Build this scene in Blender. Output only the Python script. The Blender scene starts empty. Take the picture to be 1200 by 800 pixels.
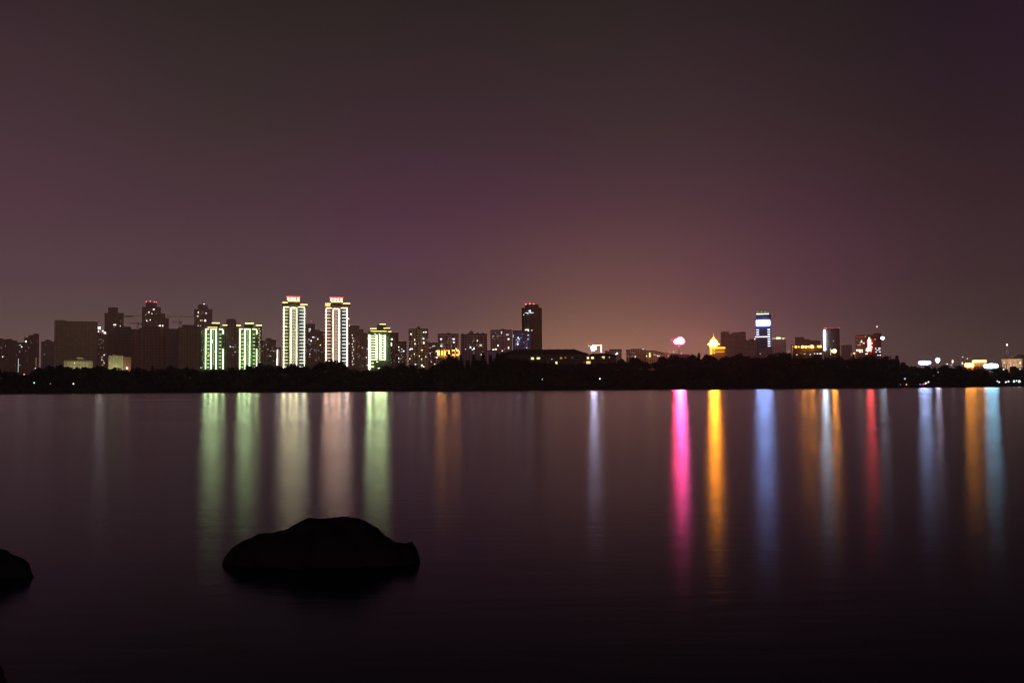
import bpy, math, random
import numpy as np
from mathutils import Vector, Matrix
random.seed(7)
S = bpy.context.scene
COL = S.collection
R = math.radians

# ------------------------------------------------------------------ camera
FPX = 1167.0                                  # focal length in pixels of the 1200 px wide photograph
cam = bpy.data.objects.new('camera', bpy.data.cameras.new('camera'))
COL.objects.link(cam)
cam.data.sensor_width = 36.0
cam.data.lens = 36.0 * FPX / 1200.0
cam.data.clip_end = 40000.0
CAMROT = Matrix.Rotation(R(90 + 2.70), 3, 'X') @ Matrix.Rotation(R(-0.41), 3, 'Z')
cam.matrix_world = Matrix.Translation((0, 0, 2.0)) @ CAMROT.to_4x4()
S.camera = cam

# ------------------------------------------------------------------ world: night sky lit by the city
w = bpy.data.worlds.new('World'); S.world = w; w.use_nodes = True
nt = w.node_tree; N = nt.nodes; L = nt.links; N.clear()
def nd(tree, typ, **kw):
    n = tree.nodes.new(typ)
    for k, v in kw.items(): setattr(n, k, v)
    return n
def lin(c): return tuple(((v/255)/12.92 if v/255 <= .04045 else ((v/255+.055)/1.055)**2.4) for v in c)
def math_(tree, op, a, b=None, clamp=False):
    n = nd(tree, 'ShaderNodeMath', operation=op, use_clamp=clamp)
    for i, v in enumerate((a, b)):
        if v is None: continue
        if isinstance(v, (int, float)): n.inputs[i].default_value = v
        else: tree.links.new(v, n.inputs[i])
    return n.outputs[0]
out = nd(nt, 'ShaderNodeOutputWorld')
tc = nd(nt, 'ShaderNodeTexCoord'); sx = nd(nt, 'ShaderNodeSeparateXYZ'); L.new(tc.outputs['Generated'], sx.inputs[0])
ramp = nd(nt, 'ShaderNodeValToRGB'); cr = ramp.color_ramp
stops = [(0.0, (126, 98, 95)), (.045, (115, 90, 89)), (.10, (93, 68, 76)), (.172, (77, 53, 63)), (.25, (60, 45, 49)),
         (.363, (44, 35, 35)), (.45, (12, 11, 20)), (1.0, (6, 6, 10))]
while len(cr.elements) < len(stops): cr.elements.new(.5)
for e, (p, c) in zip(cr.elements, stops): e.position = p; e.color = (*lin(c), 1)
L.new(sx.outputs[2], ramp.inputs[0])
az = math_(nt, 'ARCTAN2', sx.outputs[0], sx.outputs[1])
def gauss(v, c, s):
    d = math_(nt, 'DIVIDE', math_(nt, 'SUBTRACT', v, c), s)
    return math_(nt, 'EXPONENT', math_(nt, 'MULTIPLY', math_(nt, 'MULTIPLY', d, d), -1.0))
def lobe(a0, sa, z0, sz, col, prev):
    g = math_(nt, 'MULTIPLY', gauss(az if a0 < 3 else math_(nt, 'ABSOLUTE', az), a0, sa), gauss(sx.outputs[2], z0, sz))
    m = nd(nt, 'ShaderNodeMix', data_type='RGBA', blend_type='ADD'); m.clamp_factor = False
    L.new(g, m.inputs[0]); L.new(prev, m.inputs[6]); m.inputs[7].default_value = (*col, 1)
    return m.outputs[2]
c = ramp.outputs[0]
# dimmer towards the right-hand, less built-up side
side = nd(nt, 'ShaderNodeMapRange', interpolation_type='SMOOTHSTEP'); L.new(az, side.inputs[0])
side.inputs[1].default_value = R(7); side.inputs[2].default_value = R(27); side.inputs[3].default_value = 1.0; side.inputs[4].default_value = .42
vs = nd(nt, 'ShaderNodeVectorMath', operation='SCALE'); L.new(c, vs.inputs[0]); L.new(side.outputs[0], vs.inputs[3]); c = vs.outputs[0]
c = lobe(R(5.5), R(7.6), .0, .07, (.30, .110, .030), c)      # sodium glow of the centre
c = lobe(R(10), R(14), .10, .13, (.017, .005, .004), c)
c = lobe(R(-27), R(7), .22, .14, (.014, .002, .010), c)       # mauve glow at the left
c = lobe(R(17), R(7), .09, .07, (.008, .000, .004), c)
c = lobe(R(5), R(6.5), .11, .06, (.028, .013, .0), c)
c = lobe(R(-7), R(10), .17, .07, (.006, .0, .004), c)
c = lobe(R(28), R(9), .33, .14, (.0045, .0, .0075), c)
c = lobe(R(180), R(75), .0, .35, (.40, .24, .20), c)           # unseen city glow behind the camera, added to light the facades
hn = nd(nt, 'ShaderNodeTexNoise'); hn.inputs['Scale'].default_value = 3.0; hn.inputs['Detail'].default_value = 2; L.new(tc.outputs['Generated'], hn.inputs[0])
hr = nd(nt, 'ShaderNodeValToRGB'); L.new(hn.outputs[0], hr.inputs[0])
hr.color_ramp.elements[0].position = .38; hr.color_ramp.elements[0].color = (1.03, .93, 1.05, 1)
hr.color_ramp.elements[1].position = .62; hr.color_ramp.elements[1].color = (.99, 1.04, .96, 1)
mm = nd(nt, 'ShaderNodeMix', data_type='RGBA', blend_type='MULTIPLY'); mm.inputs[0].default_value = 1
L.new(c, mm.inputs[6]); L.new(hr.outputs[0], mm.inputs[7]); c = mm.outputs[2]
bg = nd(nt, 'ShaderNodeBackground'); L.new(c, bg.inputs[0]); bg.inputs[1].default_value = 1.0
sky = nd(nt, 'ShaderNodeTexSky', sky_type='NISHITA', sun_disc=False); sky.sun_elevation = R(-8); sky.sun_rotation = R(200)
bg2 = nd(nt, 'ShaderNodeBackground'); L.new(sky.outputs[0], bg2.inputs[0]); bg2.inputs[1].default_value = .02
ad = nd(nt, 'ShaderNodeAddShader'); L.new(bg.outputs[0], ad.inputs[0]); L.new(bg2.outputs[0], ad.inputs[1]); L.new(ad.outputs[0], out.inputs[0])

S.view_settings.view_transform = 'Standard'; S.view_settings.look = 'None'
S.view_settings.exposure = 0; S.view_settings.gamma = 1; S.view_settings.use_curve_mapping = False
S.cycles.use_denoising = True; S.cycles.max_bounces = 4; S.cycles.volume_bounces = 0; S.cycles.diffuse_bounces = 2
S.cycles.sample_clamp_indirect = 12.0; S.cycles.caustics_reflective = True; S.cycles.blur_glossy = 0; S.cycles.filter_width = 1.25

# ------------------------------------------------------------------ helpers
HAZE = True
def tag(o, label=None, cat=None, group=None, kind=None):
    if label: o['label'] = label
    if cat: o['category'] = cat
    if group: o['group'] = group
    if kind: o['kind'] = kind
    return o
def empty(name, loc, rz=0):
    o = bpy.data.objects.new(name, None); COL.objects.link(o); o.location = loc; o.rotation_euler = (0, 0, rz); o.empty_display_size = 5
    return o
class MB:
    def __init__(s): s.v = []; s.f = []
    def box(s, x0, x1, y0, y1, z0, z1):
        n = len(s.v)
        s.v += [(x0,y0,z0),(x1,y0,z0),(x1,y1,z0),(x0,y1,z0),(x0,y0,z1),(x1,y0,z1),(x1,y1,z1),(x0,y1,z1)]
        s.f += [tuple(n+i for i in q) for q in ((0,3,2,1),(4,5,6,7),(0,1,5,4),(1,2,6,5),(2,3,7,6),(3,0,4,7))]
        return s
    def bar(s, a, b, r, r2=None, k=6):
        r2 = r if r2 is None else r2
        a = Vector(a); b = Vector(b); d = (b-a).normalized()
        u = d.orthogonal().normalized(); v = d.cross(u); n = len(s.v)
        for p, rr in ((a, r), (b, r2)):
            for i in range(k):
                t = 2*math.pi*i/k; s.v.append(tuple(p + (u*math.cos(t)+v*math.sin(t))*rr))
        for i in range(k):
            j = (i+1) % k; s.f.append((n+i, n+j, n+k+j, n+k+i))
        s.f.append(tuple(n+i for i in range(k))[::-1]); s.f.append(tuple(n+k+i for i in range(k)))
        return s
    def lathe(s, prof, k=16, c=(0, 0)):                       # prof: (radius, z) from bottom to top
        n = len(s.v)
        for r, z in prof:
            for i in range(k):
                t = 2*math.pi*i/k; s.v.append((c[0]+r*math.cos(t), c[1]+r*math.sin(t), z))
        for q in range(len(prof)-1):
            for i in range(k):
                j = (i+1) % k; a = n+q*k
                s.f.append((a+i, a+j, a+k+j, a+k+i))
        s.f.append(tuple(n+i for i in range(k))[::-1]); s.f.append(tuple(n+(len(prof)-1)*k+i for i in range(k)))
        return s
    def build(s, name, mat, parent=None):
        m = bpy.data.meshes.new(name); m.from_pydata(s.v, [], s.f); m.materials.append(mat); m.update()
        o = bpy.data.objects.new(name, m); COL.objects.link(o)
        if parent: o.parent = parent
        return o
def horizon(px): return 459.3 - 8.6/1200*px
def ray(px, py): return CAMROT @ Vector((px-600.0, 400.0-py, -FPX))
def at(px, py, D):
    d = ray(px, py); return Vector((0, 0, 2)) + d*(D/d.y)

_em = {}
def em(col, st):
    key = (tuple(round(c, 3) for c in col), round(st, 2))
    if key not in _em:
        m = bpy.data.materials.new('lamp_glow'); m.use_nodes = True; t = m.node_tree; t.nodes.clear()
        o = nd(t, 'ShaderNodeOutputMaterial'); e = nd(t, 'ShaderNodeEmission'); e.inputs[0].default_value = (*col, 1); e.inputs[1].default_value = st
        t.links.new(e.outputs[0], o.inputs[0]); _em[key] = m
    return _em[key]
def principled(name, col, rough=.8, noise=.25, scale=.2, metallic=0.0):
    m = bpy.data.materials.new(name); m.use_nodes = True; t = m.node_tree; p = t.nodes['Principled BSDF']
    p.inputs['Roughness'].default_value = rough; p.inputs['Metallic'].default_value = metallic
    tx = nd(t, 'ShaderNodeTexCoord'); n = nd(t, 'ShaderNodeTexNoise'); n.inputs['Scale'].default_value = scale; n.inputs['Detail'].default_value = 5
    t.links.new(tx.outputs['Object'], n.inputs[0])
    r = nd(t, 'ShaderNodeValToRGB'); t.links.new(n.outputs[0], r.inputs[0])
    r.color_ramp.elements[0].position = .3; r.color_ramp.elements[1].position = .7
    r.color_ramp.elements[0].color = tuple(v*(1-noise) for v in col)+(1,); r.color_ramp.elements[1].color = tuple(min(1, v*(1+noise)) for v in col)+(1,)
    t.links.new(r.outputs[0], p.inputs['Base Color'])
    return m
_fc = {}
def facade(col, cw=3.6, ch=3.2, dark=.12):
    """rendered wall with a grid of unlit windows"""
    col = tuple(min(.75, v*1.75) for v in col) if max(col) < .45 and min(col) > .125 else col
    key = (col, cw, ch, dark)
    if key in _fc: return _fc[key]
    m = bpy.data.materials.new('facade'); m.use_nodes = True; t = m.node_tree; p = t.nodes['Principled BSDF']; K = t.links
    tx = nd(t, 'ShaderNodeTexCoord'); s = nd(t, 'ShaderNodeSeparateXYZ'); K.new(tx.outputs['Object'], s.inputs[0])
    u = math_(t, 'FRACT', math_(t, 'DIVIDE', math_(t, 'ADD', s.outputs[0], s.outputs[1]), cw))
    v = math_(t, 'FRACT', math_(t, 'DIVIDE', s.outputs[2], ch))
    mu = math_(t, 'MULTIPLY', math_(t, 'GREATER_THAN', u, .25), math_(t, 'LESS_THAN', u, .80))
    mv = math_(t, 'MULTIPLY', math_(t, 'GREATER_THAN', v, .28), math_(t, 'LESS_THAN', v, .82))
    msk = math_(t, 'MULTIPLY', mu, mv)
    n = nd(t, 'ShaderNodeTexNoise'); n.inputs['Scale'].default_value = .08; n.inputs['Detail'].default_value = 6; K.new(tx.outputs['Object'], n.inputs[0])
    r = nd(t, 'ShaderNodeValToRGB'); K.new(n.outputs[0], r.inputs[0])
    r.color_ramp.elements[0].position = .3; r.color_ramp.elements[1].position = .7
    r.color_ramp.elements[0].color = tuple(v*.8 for v in col)+(1,); r.color_ramp.elements[1].color = tuple(min(1, v*1.15) for v in col)+(1,)
    mx = nd(t, 'ShaderNodeMix', data_type='RGBA'); K.new(msk, mx.inputs[0]); K.new(r.outputs[0], mx.inputs[6])
    mx.inputs[7].default_value = tuple(v*dark for v in col)+(1,)
    K.new(mx.outputs[2], p.inputs['Base Color'])
    rr = math_(t, 'SUBTRACT', .85, math_(t, 'MULTIPLY', msk, .45)); K.new(rr, p.inputs['Roughness'])
    _fc[key] = m
    return m
M_roof = principled('roof_concrete', (.16, .15, .15)); M_steel = principled('painted_steel', (.12, .12, .12), .5)
M_crane = principled('red_crane_paint', (.45, .08, .05), .5); M_foliage = principled('leaves', (.015, .030, .024), .9, .5, .3)
M_bark = principled('bark', (.07, .05, .035), .9)
W_ = (1, .93, .80); C_ = (.78, .93, 1.0); Y_ = (1, .74, .28); O_ = (1, .42, .07); R_ = (1, .06, .07); G_ = (.80, 1, .72)

# ------------------------------------------------------------------ ground, water
PROF = [(-300,436),(-60,434),(0,433),(10,433.6),(18,436),(25,438.5),(33,438.5),(38,435),(45,432),(55,429.5),(70,428.2),(100,428.6),(125,430),(135,431),(150,432.4),
 (160,430.5),(180,430),(190,431.5),(200,429),(215,431),(245,431.8),(270,430.7),(280,429.5),(295,428),(305,426.5),(315,427.5),(330,428),(345,426.8),(365,427.5),
 (373,424.5),(383,423),(390,422),(398,424),(403,427),(408,431),(420,432.5),(440,432.8),(450,430.5),(460,428),(470,426),(485,427),(493,430),(500,430.6),(510,427.5),
 (518,423.5),(528,419.5),(540,420),(560,419.5),(580,419),(600,417.5),(640,423),(690,426),(715,422.5),(728,421.6),(745,420),(755,422),(770,422),(780,418.6),(790,416.2),
 (800,417.3),(812,416),(820,417.5),(830,416.3),(855,416),(870,415.5),(880,417.2),(895,417),(905,415),(913,413.3),(920,414.2),(926,416.3),(940,416.5),(960,416),(975,418),
 (1000,418),(1020,417),(1045,417),(1052,419),(1057,423.5),(1062,426.5),(1075,427),(1085,428.4),(1110,429.6),(1140,430.6),(1155,431),(1165,432.2),(1175,430.5),(1200,429.4),(1260,429),(1500,431)]
def H(x):                                                    # height of the tree tops above water at Y = 1080
    px = x*FPX/1080.0 + 600
    t = float(np.interp(px, [p[0] for p in PROF], [p[1] for p in PROF]))
    return 2 + (horizon(px)-t)*1080.0/FPX
def ground_z(x, y):
    if y < 1012: return -3.5
    if y <= 1020: return -3.5 + 4.5*(y-1012)/8
    top = H(x) - 11.0
    if y <= 1085:
        t = (y-1020)/65; return 1.0 + (top-1.0)*(t*t*(3-2*t))
    if y <= 1200:
        t = (y-1085)/115; return top + (2.0-top)*(t*t*(3-2*t))
    return 2.0
ys = [-400, -60, -12, -6, -3, 0, 60, 500, 1000, 1012] + list(range(1014, 1024, 3)) + list(range(1026, 1206, 8)) + [1300, 2000, 4000, 9000, 20000]
xs = [-20000, -6000, -2500, -1400] + list(range(-1000, 1001, 8)) + [1400, 2500, 6000, 20000]
g = MB()
for y in ys:
    for x in xs:
        z = ground_z(x, y) if y > 60 else {-400: 1.2, -60: 1.0, -12: .6, -6: .45, -3: -.6, 0: -1.5, 60: -3.5}[y]
        g.v.append((x, y, z))
nx = len(xs)
for j in range(len(ys)-1):
    for i in range(nx-1):
        a = j*nx+i; g.f.append((a, a+1, a+nx+1, a+nx))
go = g.build('ground', principled('soil', (.06, .055, .04), .95, .3, .05)); tag(go, kind='structure')
for p in go.data.polygons: p.use_smooth = True

def water_mat():
    m = bpy.data.materials.new('lake_water'); m.use_nodes = True; t = m.node_tree; t.nodes.clear(); K = t.links
    o = nd(t, 'ShaderNodeOutputMaterial'); gl = nd(t, 'ShaderNodeBsdfGlossy', distribution='BECKMANN'); df = nd(t, 'ShaderNodeBsdfDiffuse'); mx = nd(t, 'ShaderNodeMixShader')
    df.inputs[0].default_value = (.006, .016, .045, 1); gl.inputs['Color'].default_value = (.92, .93, 1, 1)
    fr = nd(t, 'ShaderNodeFresnel'); fr.inputs['IOR'].default_value = 1.10; K.new(fr.outputs[0], mx.inputs[0]); K.new(df.outputs[0], mx.inputs[1]); K.new(gl.outputs[0], mx.inputs[2]); K.new(mx.outputs[0], o.inputs[0])
    g_ = nd(t, 'ShaderNodeTexCoord'); mp = nd(t, 'ShaderNodeMapping'); mp.inputs['Scale'].default_value = (.0035, .03, 1); K.new(g_.outputs['Object'], mp.inputs[0])
    n = nd(t, 'ShaderNodeTexNoise'); n.inputs['Scale'].default_value = 1.0; n.inputs['Detail'].default_value = 3; K.new(mp.outputs[0], n.inputs[0])
    mr = nd(t, 'ShaderNodeMapRange'); K.new(n.outputs[0], mr.inputs[0]); mr.inputs[1].default_value = .35; mr.inputs[2].default_value = .65
    mr.inputs[3].default_value = .188; mr.inputs[4].default_value = .225; K.new(mr.outputs[0], gl.inputs['Roughness'])
    # smooth swell left over after the long exposure
    mp2 = nd(t, 'ShaderNodeMapping'); mp2.inputs['Scale'].default_value = (.25, 1.6, 1); K.new(g_.outputs['Object'], mp2.inputs[0])
    n2 = nd(t, 'ShaderNodeTexNoise'); n2.inputs['Scale'].default_value = 1.0; n2.inputs['Detail'].default_value = 4; K.new(mp2.outputs[0], n2.inputs[0])
    b = nd(t, 'ShaderNodeBump'); b.inputs['Strength'].default_value = .15; b.inputs['Distance'].default_value = .03; K.new(n2.outputs[0], b.inputs['Height'])
    mp3 = nd(t, 'ShaderNodeMapping'); mp3.inputs['Scale'].default_value = (.9, 3.6, 1); K.new(g_.outputs['Object'], mp3.inputs[0])
    n3 = nd(t, 'ShaderNodeTexNoise'); n3.inputs['Scale'].default_value = 1.0; n3.inputs['Detail'].default_value = 3; K.new(mp3.outputs[0], n3.inputs[0])
    b3 = nd(t, 'ShaderNodeBump'); b3.inputs['Strength'].default_value = .38; b3.inputs['Distance'].default_value = .01; K.new(n3.outputs[0], b3.inputs['Height']); K.new(b.outputs[0], b3.inputs['Normal']); K.new(b3.outputs[0], gl.inputs['Normal'])
    return m
wt = MB(); wt.v = [(-6000, -3.5, 0), (6000, -3.5, 0), (6000, 1019, 0), (-6000, 1019, 0)]; wt.f = [(0, 1, 2, 3)]
tag(wt.build('water', water_mat()), kind='structure')

# ------------------------------------------------------------------ foliage meshes
rng = np.random.default_rng(5)
def crown_arrays(h, rad, kind, nleaf, leaf):
    """leaf-sized faces spread through a crown of height h (base at z=0); returns quads (n,4,3)"""
    if kind == 'broad':
        k = 7; cz = rng.uniform(.35, .85, k)*h; a = rng.uniform(0, 2*np.pi, k); rr = rng.uniform(0, .55, k)*rad
        cen = np.stack([np.cos(a)*rr, np.sin(a)*rr, cz], 1); cen[0] = (0, 0, h*.62)
        s = rng.uniform(.35, .6, k)*rad; s[0] = rad*.72
        idx = rng.integers(0, k, nleaf); d = rng.normal(size=(nleaf, 3)); d /= np.linalg.norm(d, axis=1)[:, None]
        c = cen[idx] + d*(s[idx]*rng.uniform(.45, 1.05, nleaf)**.5)[:, None]
        c[:, 2] = np.clip(c[:, 2], h*.08, h)
    else:
        t = rng.uniform(0, 1, nleaf)**1.4; a = rng.uniform(0, 2*np.pi, nleaf); q = rad*(1-t)*(.75+.3*np.sin(t*40))*rng.uniform(.4, 1, nleaf)
        c = np.stack([np.cos(a)*q, np.sin(a)*q, t*h], 1)
    u = rng.normal(size=(nleaf, 3)); u /= np.linalg.norm(u, axis=1)[:, None]
    v = np.cross(u, rng.normal(size=(nleaf, 3))); v /= np.linalg.norm(v, axis=1)[:, None]
    L_ = (leaf*rng.uniform(.6, 1.3, nleaf))[:, None]
    return np.stack([c-u*L_, c-v*L_*.7, c+u*L_, c+v*L_*.7], 1)
def quads_mesh(name, q):
    n = len(q); m = bpy.data.meshes.new(name)
    m.vertices.add(n*4); m.vertices.foreach_set('co', q.reshape(-1).astype(np.float32))
    m.loops.add(n*4); m.loops.foreach_set('vertex_index', np.arange(n*4, dtype=np.int32))
    m.polygons.add(n); m.polygons.foreach_set('loop_start', np.arange(0, n*4, 4, dtype=np.int32))
    m.update(calc_edges=True); m.materials.append(M_foliage); m.validate()
    return m
allq = []
for i in range(2300):
    x = rng.uniform(-640, 640); y = 1022 + 78*rng.uniform(0, 1)**.75
    h = rng.uniform(7.0, 11.0)*(1.0 if rng.uniform() < .92 else 1.12)
    if y < 1032: h *= .6
    kind = 'cone' if (rng.uniform() < .06 or (abs(x*FPX/1080+600-550) < 35 and rng.uniform() < .7)) else 'broad'
    q = crown_arrays(h, rng.uniform(3.4, 5.4) if kind == 'broad' else 2.3, kind, 85, 1.05)
    q[:, :, 0] += x; q[:, :, 1] += y; q[:, :, 2] += ground_z(x, y)
    allq.append(q)
for i in range(1500):                                        # undergrowth down to the water's edge
    x = rng.uniform(-640, 640); y = rng.uniform(1018.5, 1026)
    q = crown_arrays(rng.uniform(1.8, 3.6), 2.6, 'broad', 22, .7)
    q[:, :, 0] += x; q[:, :, 1] += y; q[:, :, 2] += max(ground_z(x, y), 0) - .3
    allq.append(q)
wood = bpy.data.objects.new('woodland', quads_mesh('woodland', np.concatenate(allq))); COL.objects.link(wood)
tag(wood, 'black mass of woodland covering the far shore of the lake', 'woodland', kind='stuff')

protos = {}
def tree_proto(kind, n):
    k = (kind, n)
    if k in protos: return protos[k]
    h = 12.0
    crown = quads_mesh('crown', crown_arrays(h*.82, 4.6 if kind == 'broad' else 2.6, kind, 420, .8))
    t = MB(); t.bar((0, 0, -1), (0, 0, h*.55), .38, .2, 7)
    for j in range(5):
        a = j*1.3+n; z = h*(.28+.05*j); t.bar((0, 0, z), (math.cos(a)*2.2, math.sin(a)*2.2, z+2.2), .14, .05, 5)
    m = bpy.data.meshes.new('trunk'); m.from_pydata(t.v, [], t.f); m.materials.append(M_bark); m.update()
    protos[k] = (crown, m); return protos[k]
def tree(px, ytop, label, kind='broad', width=1.0, D=1062.0):
    crown, trunk = tree_proto(kind, random.randint(0, 3))
    p = at(px, ytop, D); gz = ground_z(p.x, D)
    h = max(6.0, p.z-gz); s = h/12.0
    o = empty('conifer_tree' if kind == 'cone' else 'broadleaf_tree', (p.x, D, gz), random.uniform(0, 6.28))
    o.scale = (s*width, s*width, s)
    tag(o, label, 'tree', 'trees standing up on the wooded skyline')
    c_ = bpy.data.objects.new('crown', crown); COL.objects.link(c_); c_.parent = o; c_.location = (0, 0, 12*.18)
    t_ = bpy.data.objects.new('trunk', trunk); COL.objects.link(t_); t_.parent = o

# ------------------------------------------------------------------ buildings
def lit(par, x, z, w_, h_, yf, col, st, name='lit_window', d=.25):
    MB().box(x-w_/2, x+w_/2, yf-d, yf+.02, z-h_/2, z+h_/2).build(name, em(col, st), par)
class Bld:
    """a building turned to face the lake; local metres: x across, z up, front at y = yf"""
    def __init__(s, name, label, x0, x1, ytop, D, col=(.26, .22, .20), dep=18, cat='building', cw=3.6, ch=3.2, group='buildings of the far city skyline', dark=.12):
        s.cx = (x0+x1)/2; s.D = D; c = at(s.cx, 420, D)
        s.k = D*math.cos(math.atan2(c.x, D))/FPX; s.kz = D/FPX
        s.o = empty(name, (c.x, D, 1.9), -math.atan2(c.x, D)); tag(s.o, label, cat, group)
        s.mat = facade(col, cw, ch, dark); s.dep = dep; s.yf = -dep/2-1.3
        s.wall = MB(); s.roof = MB(); s.roofs = []; s.rooms = []
    def X(s, px): return (px-s.cx)*s.k
    def Z(s, py): return 2.0 + (horizon(s.cx)-py)*s.kz - 1.9
    def block(s, x0, x1, ytop, bays=True, back=0.0, dep=None):
        a, b, z = s.X(x0), s.X(x1), s.Z(ytop); dep = dep or s.dep; y0, y1 = -s.dep/2+back, -s.dep/2+back+dep
        s.wall.box(a, b, y0, y1, -1, z)
        w_ = b-a
        if bays and w_ > 9:
            n = max(2, int(w_/9)); st = w_/n
            for i in range(n): s.wall.box(a+i*st+st*.22, a+i*st+st*.78, y0-1.2, y0+.01, -1, z-1.2)
        rf = MB(); s.roofs.append(rf); rf.box(a-.25, b+.25, y0-.3, y1+.3, z, z+.5)
        for (p, q) in ((a+.2, a+.6), (b-.6, b-.2)): rf.box(p, q, y0-.1, y1+.1, z+.5, z+1.3)
        rf.box(a+.6, b-.6, y0-.1, y0+.3, z+.5, z+1.3)
        return s
    def room(s, x0, x1, ytop, ybot, peak=None):
        a, b, z, z0 = s.X(x0), s.X(x1), s.Z(ytop), s.Z(ybot)+.5; m = MB(); d = min(s.dep*.55, max(5, b-a))
        m.box(a, b, -d/2-1, d/2-1, z0-.4, z); m.box(a-.3, b+.3, -d/2-1.3, d/2-.7, z, z+.4)
        if peak:
            zp = s.Z(peak); m.lathe([(abs(b-a)*.55, z+.4), (abs(b-a)*.35, (z+zp)/2), (.15, zp)], 4 if b-a > 8 else 8, ((a+b)/2, -1))
        s.rooms.append(m); return s
    def win(s, *lst, col=W_, st=3.0, w=1.5, h=1.3):
        for t in lst:
            x, y = t[0], t[1]; ww = t[2] if len(t) > 2 else w; hh = t[3] if len(t) > 3 else h; cc = t[4] if len(t) > 4 else col; ss = t[5] if len(t) > 5 else st
            big = hh > 4 or ww > 4; q = 1 if big else .82; lit(s.o, s.X(x), s.Z(y), ww*q*s.k, hh*q*s.kz, s.yf, cc, ss if big else ss*.75)
        return s
    def dim(s, n, x0, x1, y0, y1, st=.5, seed=1):
        r = random.Random(seed)
        for i in range(n):
            cc = r.choice([W_, W_, Y_, C_, C_]); x = x0+round(r.uniform(0, x1-x0)/1.7)*1.7; y = y0+round(r.uniform(0, y1-y0)/1.9)*1.9
            lit(s.o, s.X(x), s.Z(y), .75*s.k, .7*s.kz, s.yf, cc, st*r.uniform(.2, 1.2))
        return s
    def beacon(s, *lst, col=R_, st=6.0, r=.55, base=None):
        for x, y in lst:
            X, Z = s.X(x), s.Z(y); zb = s.Z(base) if base else Z-4
            m = MB().bar((X, -2, zb), (X, -2, Z), .18).build('beacon_mast', M_steel, s.o)
            rr = r*s.kz; l = MB().lathe([(rr*.6, Z-rr), (rr, Z-rr*.4), (rr, Z+rr*.4), (rr*.5, Z+rr)], 8, (X, -2)).build('beacon_lamp', em(col, st), m)
        return s
    def done(s):
        s.wall.build('wall', s.mat, s.o)
        for rf in s.roofs+([s.roof] if s.roof.v else []): rf.build('roof', M_roof, s.o)
        for m in s.rooms: m.build('roof_room', s.mat, s.o)
        return s

BR = (.30, .20, .18); TAN = (.34, .28, .20); LIL = (.34, .26, .27); DK = (.22, .15, .13); OL = (.24, .23, .16)
AB = 'apartment_block'; AT = 'apartment_tower'; OT = 'office_tower'
# ---- far left
b = Bld(AB, 'brown apartment block cut by the left edge of the view, one lit window', -8, 14, 397.5, 3300, BR).block(-8, 8, 398).block(8, 14, 397.3).room(-3, 3, 396.5, 398).done()
b.win((3, 418)).dim(7, -4, 13, 402, 430, seed=3)
b = Bld(AB, 'low dark apartment block with a thin vertical light at the far left', 14, 28, 399, 3600, BR).block(14, 20, 399.3).block(20, 28, 401.5).done()
b.win((21.5, 428, .5, 16, C_, 1.2), (23.3, 404.3, 1.2, 1, C_, 2.5), (25.2, 406.3, 1.6, 1.4, C_, 4), (23, 412, .8, .8, C_, 1.5), (23.5, 427.5, .9, .8)).dim(4, 16, 27, 405, 430, seed=9)
b = Bld(AB, 'brown apartment block stepping up to the right, white lamp on its left step', 28, 45.5, 392, 3200, BR).block(28, 33, 396).block(33, 38, 393.2).block(38, 45.5, 391.8).room(39, 44, 391, 391.8).done()
b.win((30, 400.2, 2.0, 1.8, C_, 6), (42.3, 424, .7, 10, Y_, .3), (41.8, 431.7, 1.6, 1.2, C_, 4), (29, 438.6, 3, 1.2, Y_, 1.8)).dim(6, 30, 45, 396, 430, seed=5)
b = Bld(AB, 'dim mauve apartment block with a domed roof left of the broad slab block', 48, 66, 400, 4000, LIL).block(48, 66, 400.5).room(52, 60, 398.8, 400.5, 397.8).done()
b.dim(3, 50, 62, 404, 425, seed=6)
b = Bld('slab_block', 'broad flat topped brown slab block with a fine window grid, widest on the skyline', 63.5, 114, 376.5, 3000, TAN, 20, cw=5.2, ch=4.6, dark=.45).block(63.5, 76, 376).block(76, 114, 377).done()
b.beacon((106.5, 372), st=1.5, r=.4, base=377)
b = Bld(AB, 'slim brown apartment block with four dazzling lamps on its roof edge', 113.5, 126, 391, 2600, BR).block(113.5, 126, 391).done()
b.win((116, 384.6, 3.4, 3.0, W_, 20), (115, 388.6, 1.4, 1.4, W_, 5), (120, 387.9, 1.6, 1.4, W_, 8), (122.6, 389.9, 2.6, 2, W_, 12), (122, 416, 1.5, 1.4, W_, 2.5), (119.4, 421.6, 1.2, 1.2, C_, 2), (121.5, 423, 1, .9, W_, 2),
      (122, 425.6, 1.5, 1, W_, 2.2), (119.5, 418.5, .8, .8), (120.3, 427.7, 2, .9, O_, 1.2)).dim(14, 114, 124, 396, 428, .35, 8)
for (q_, y_) in ((116, 384.6), (122.6, 389.5), (120, 388), (115, 388.5)): MB().bar((b.X(q_), -8, b.Z(391)), (b.X(q_), -8, b.Z(y_)), .32).build('lamp_mast', M_steel, b.o)
b = Bld(AT, 'dark brown stepped residential tower left of the cranes, paired lit window low on it', 122, 144.5, 361, 3200, BR).block(122, 126, 367.5).block(126, 137.5, 361).block(137.5, 144.5, 367).room(128, 135, 360.2, 361).done()
b.win((134, 380.6, 4, 1.6, W_, 2.5), (134.3, 383, 3, .8, W_, 1), (140.6, 382, 1.2, 1.4, W_, 1.5)).dim(8, 124, 143, 368, 384, .35, 2)
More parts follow.
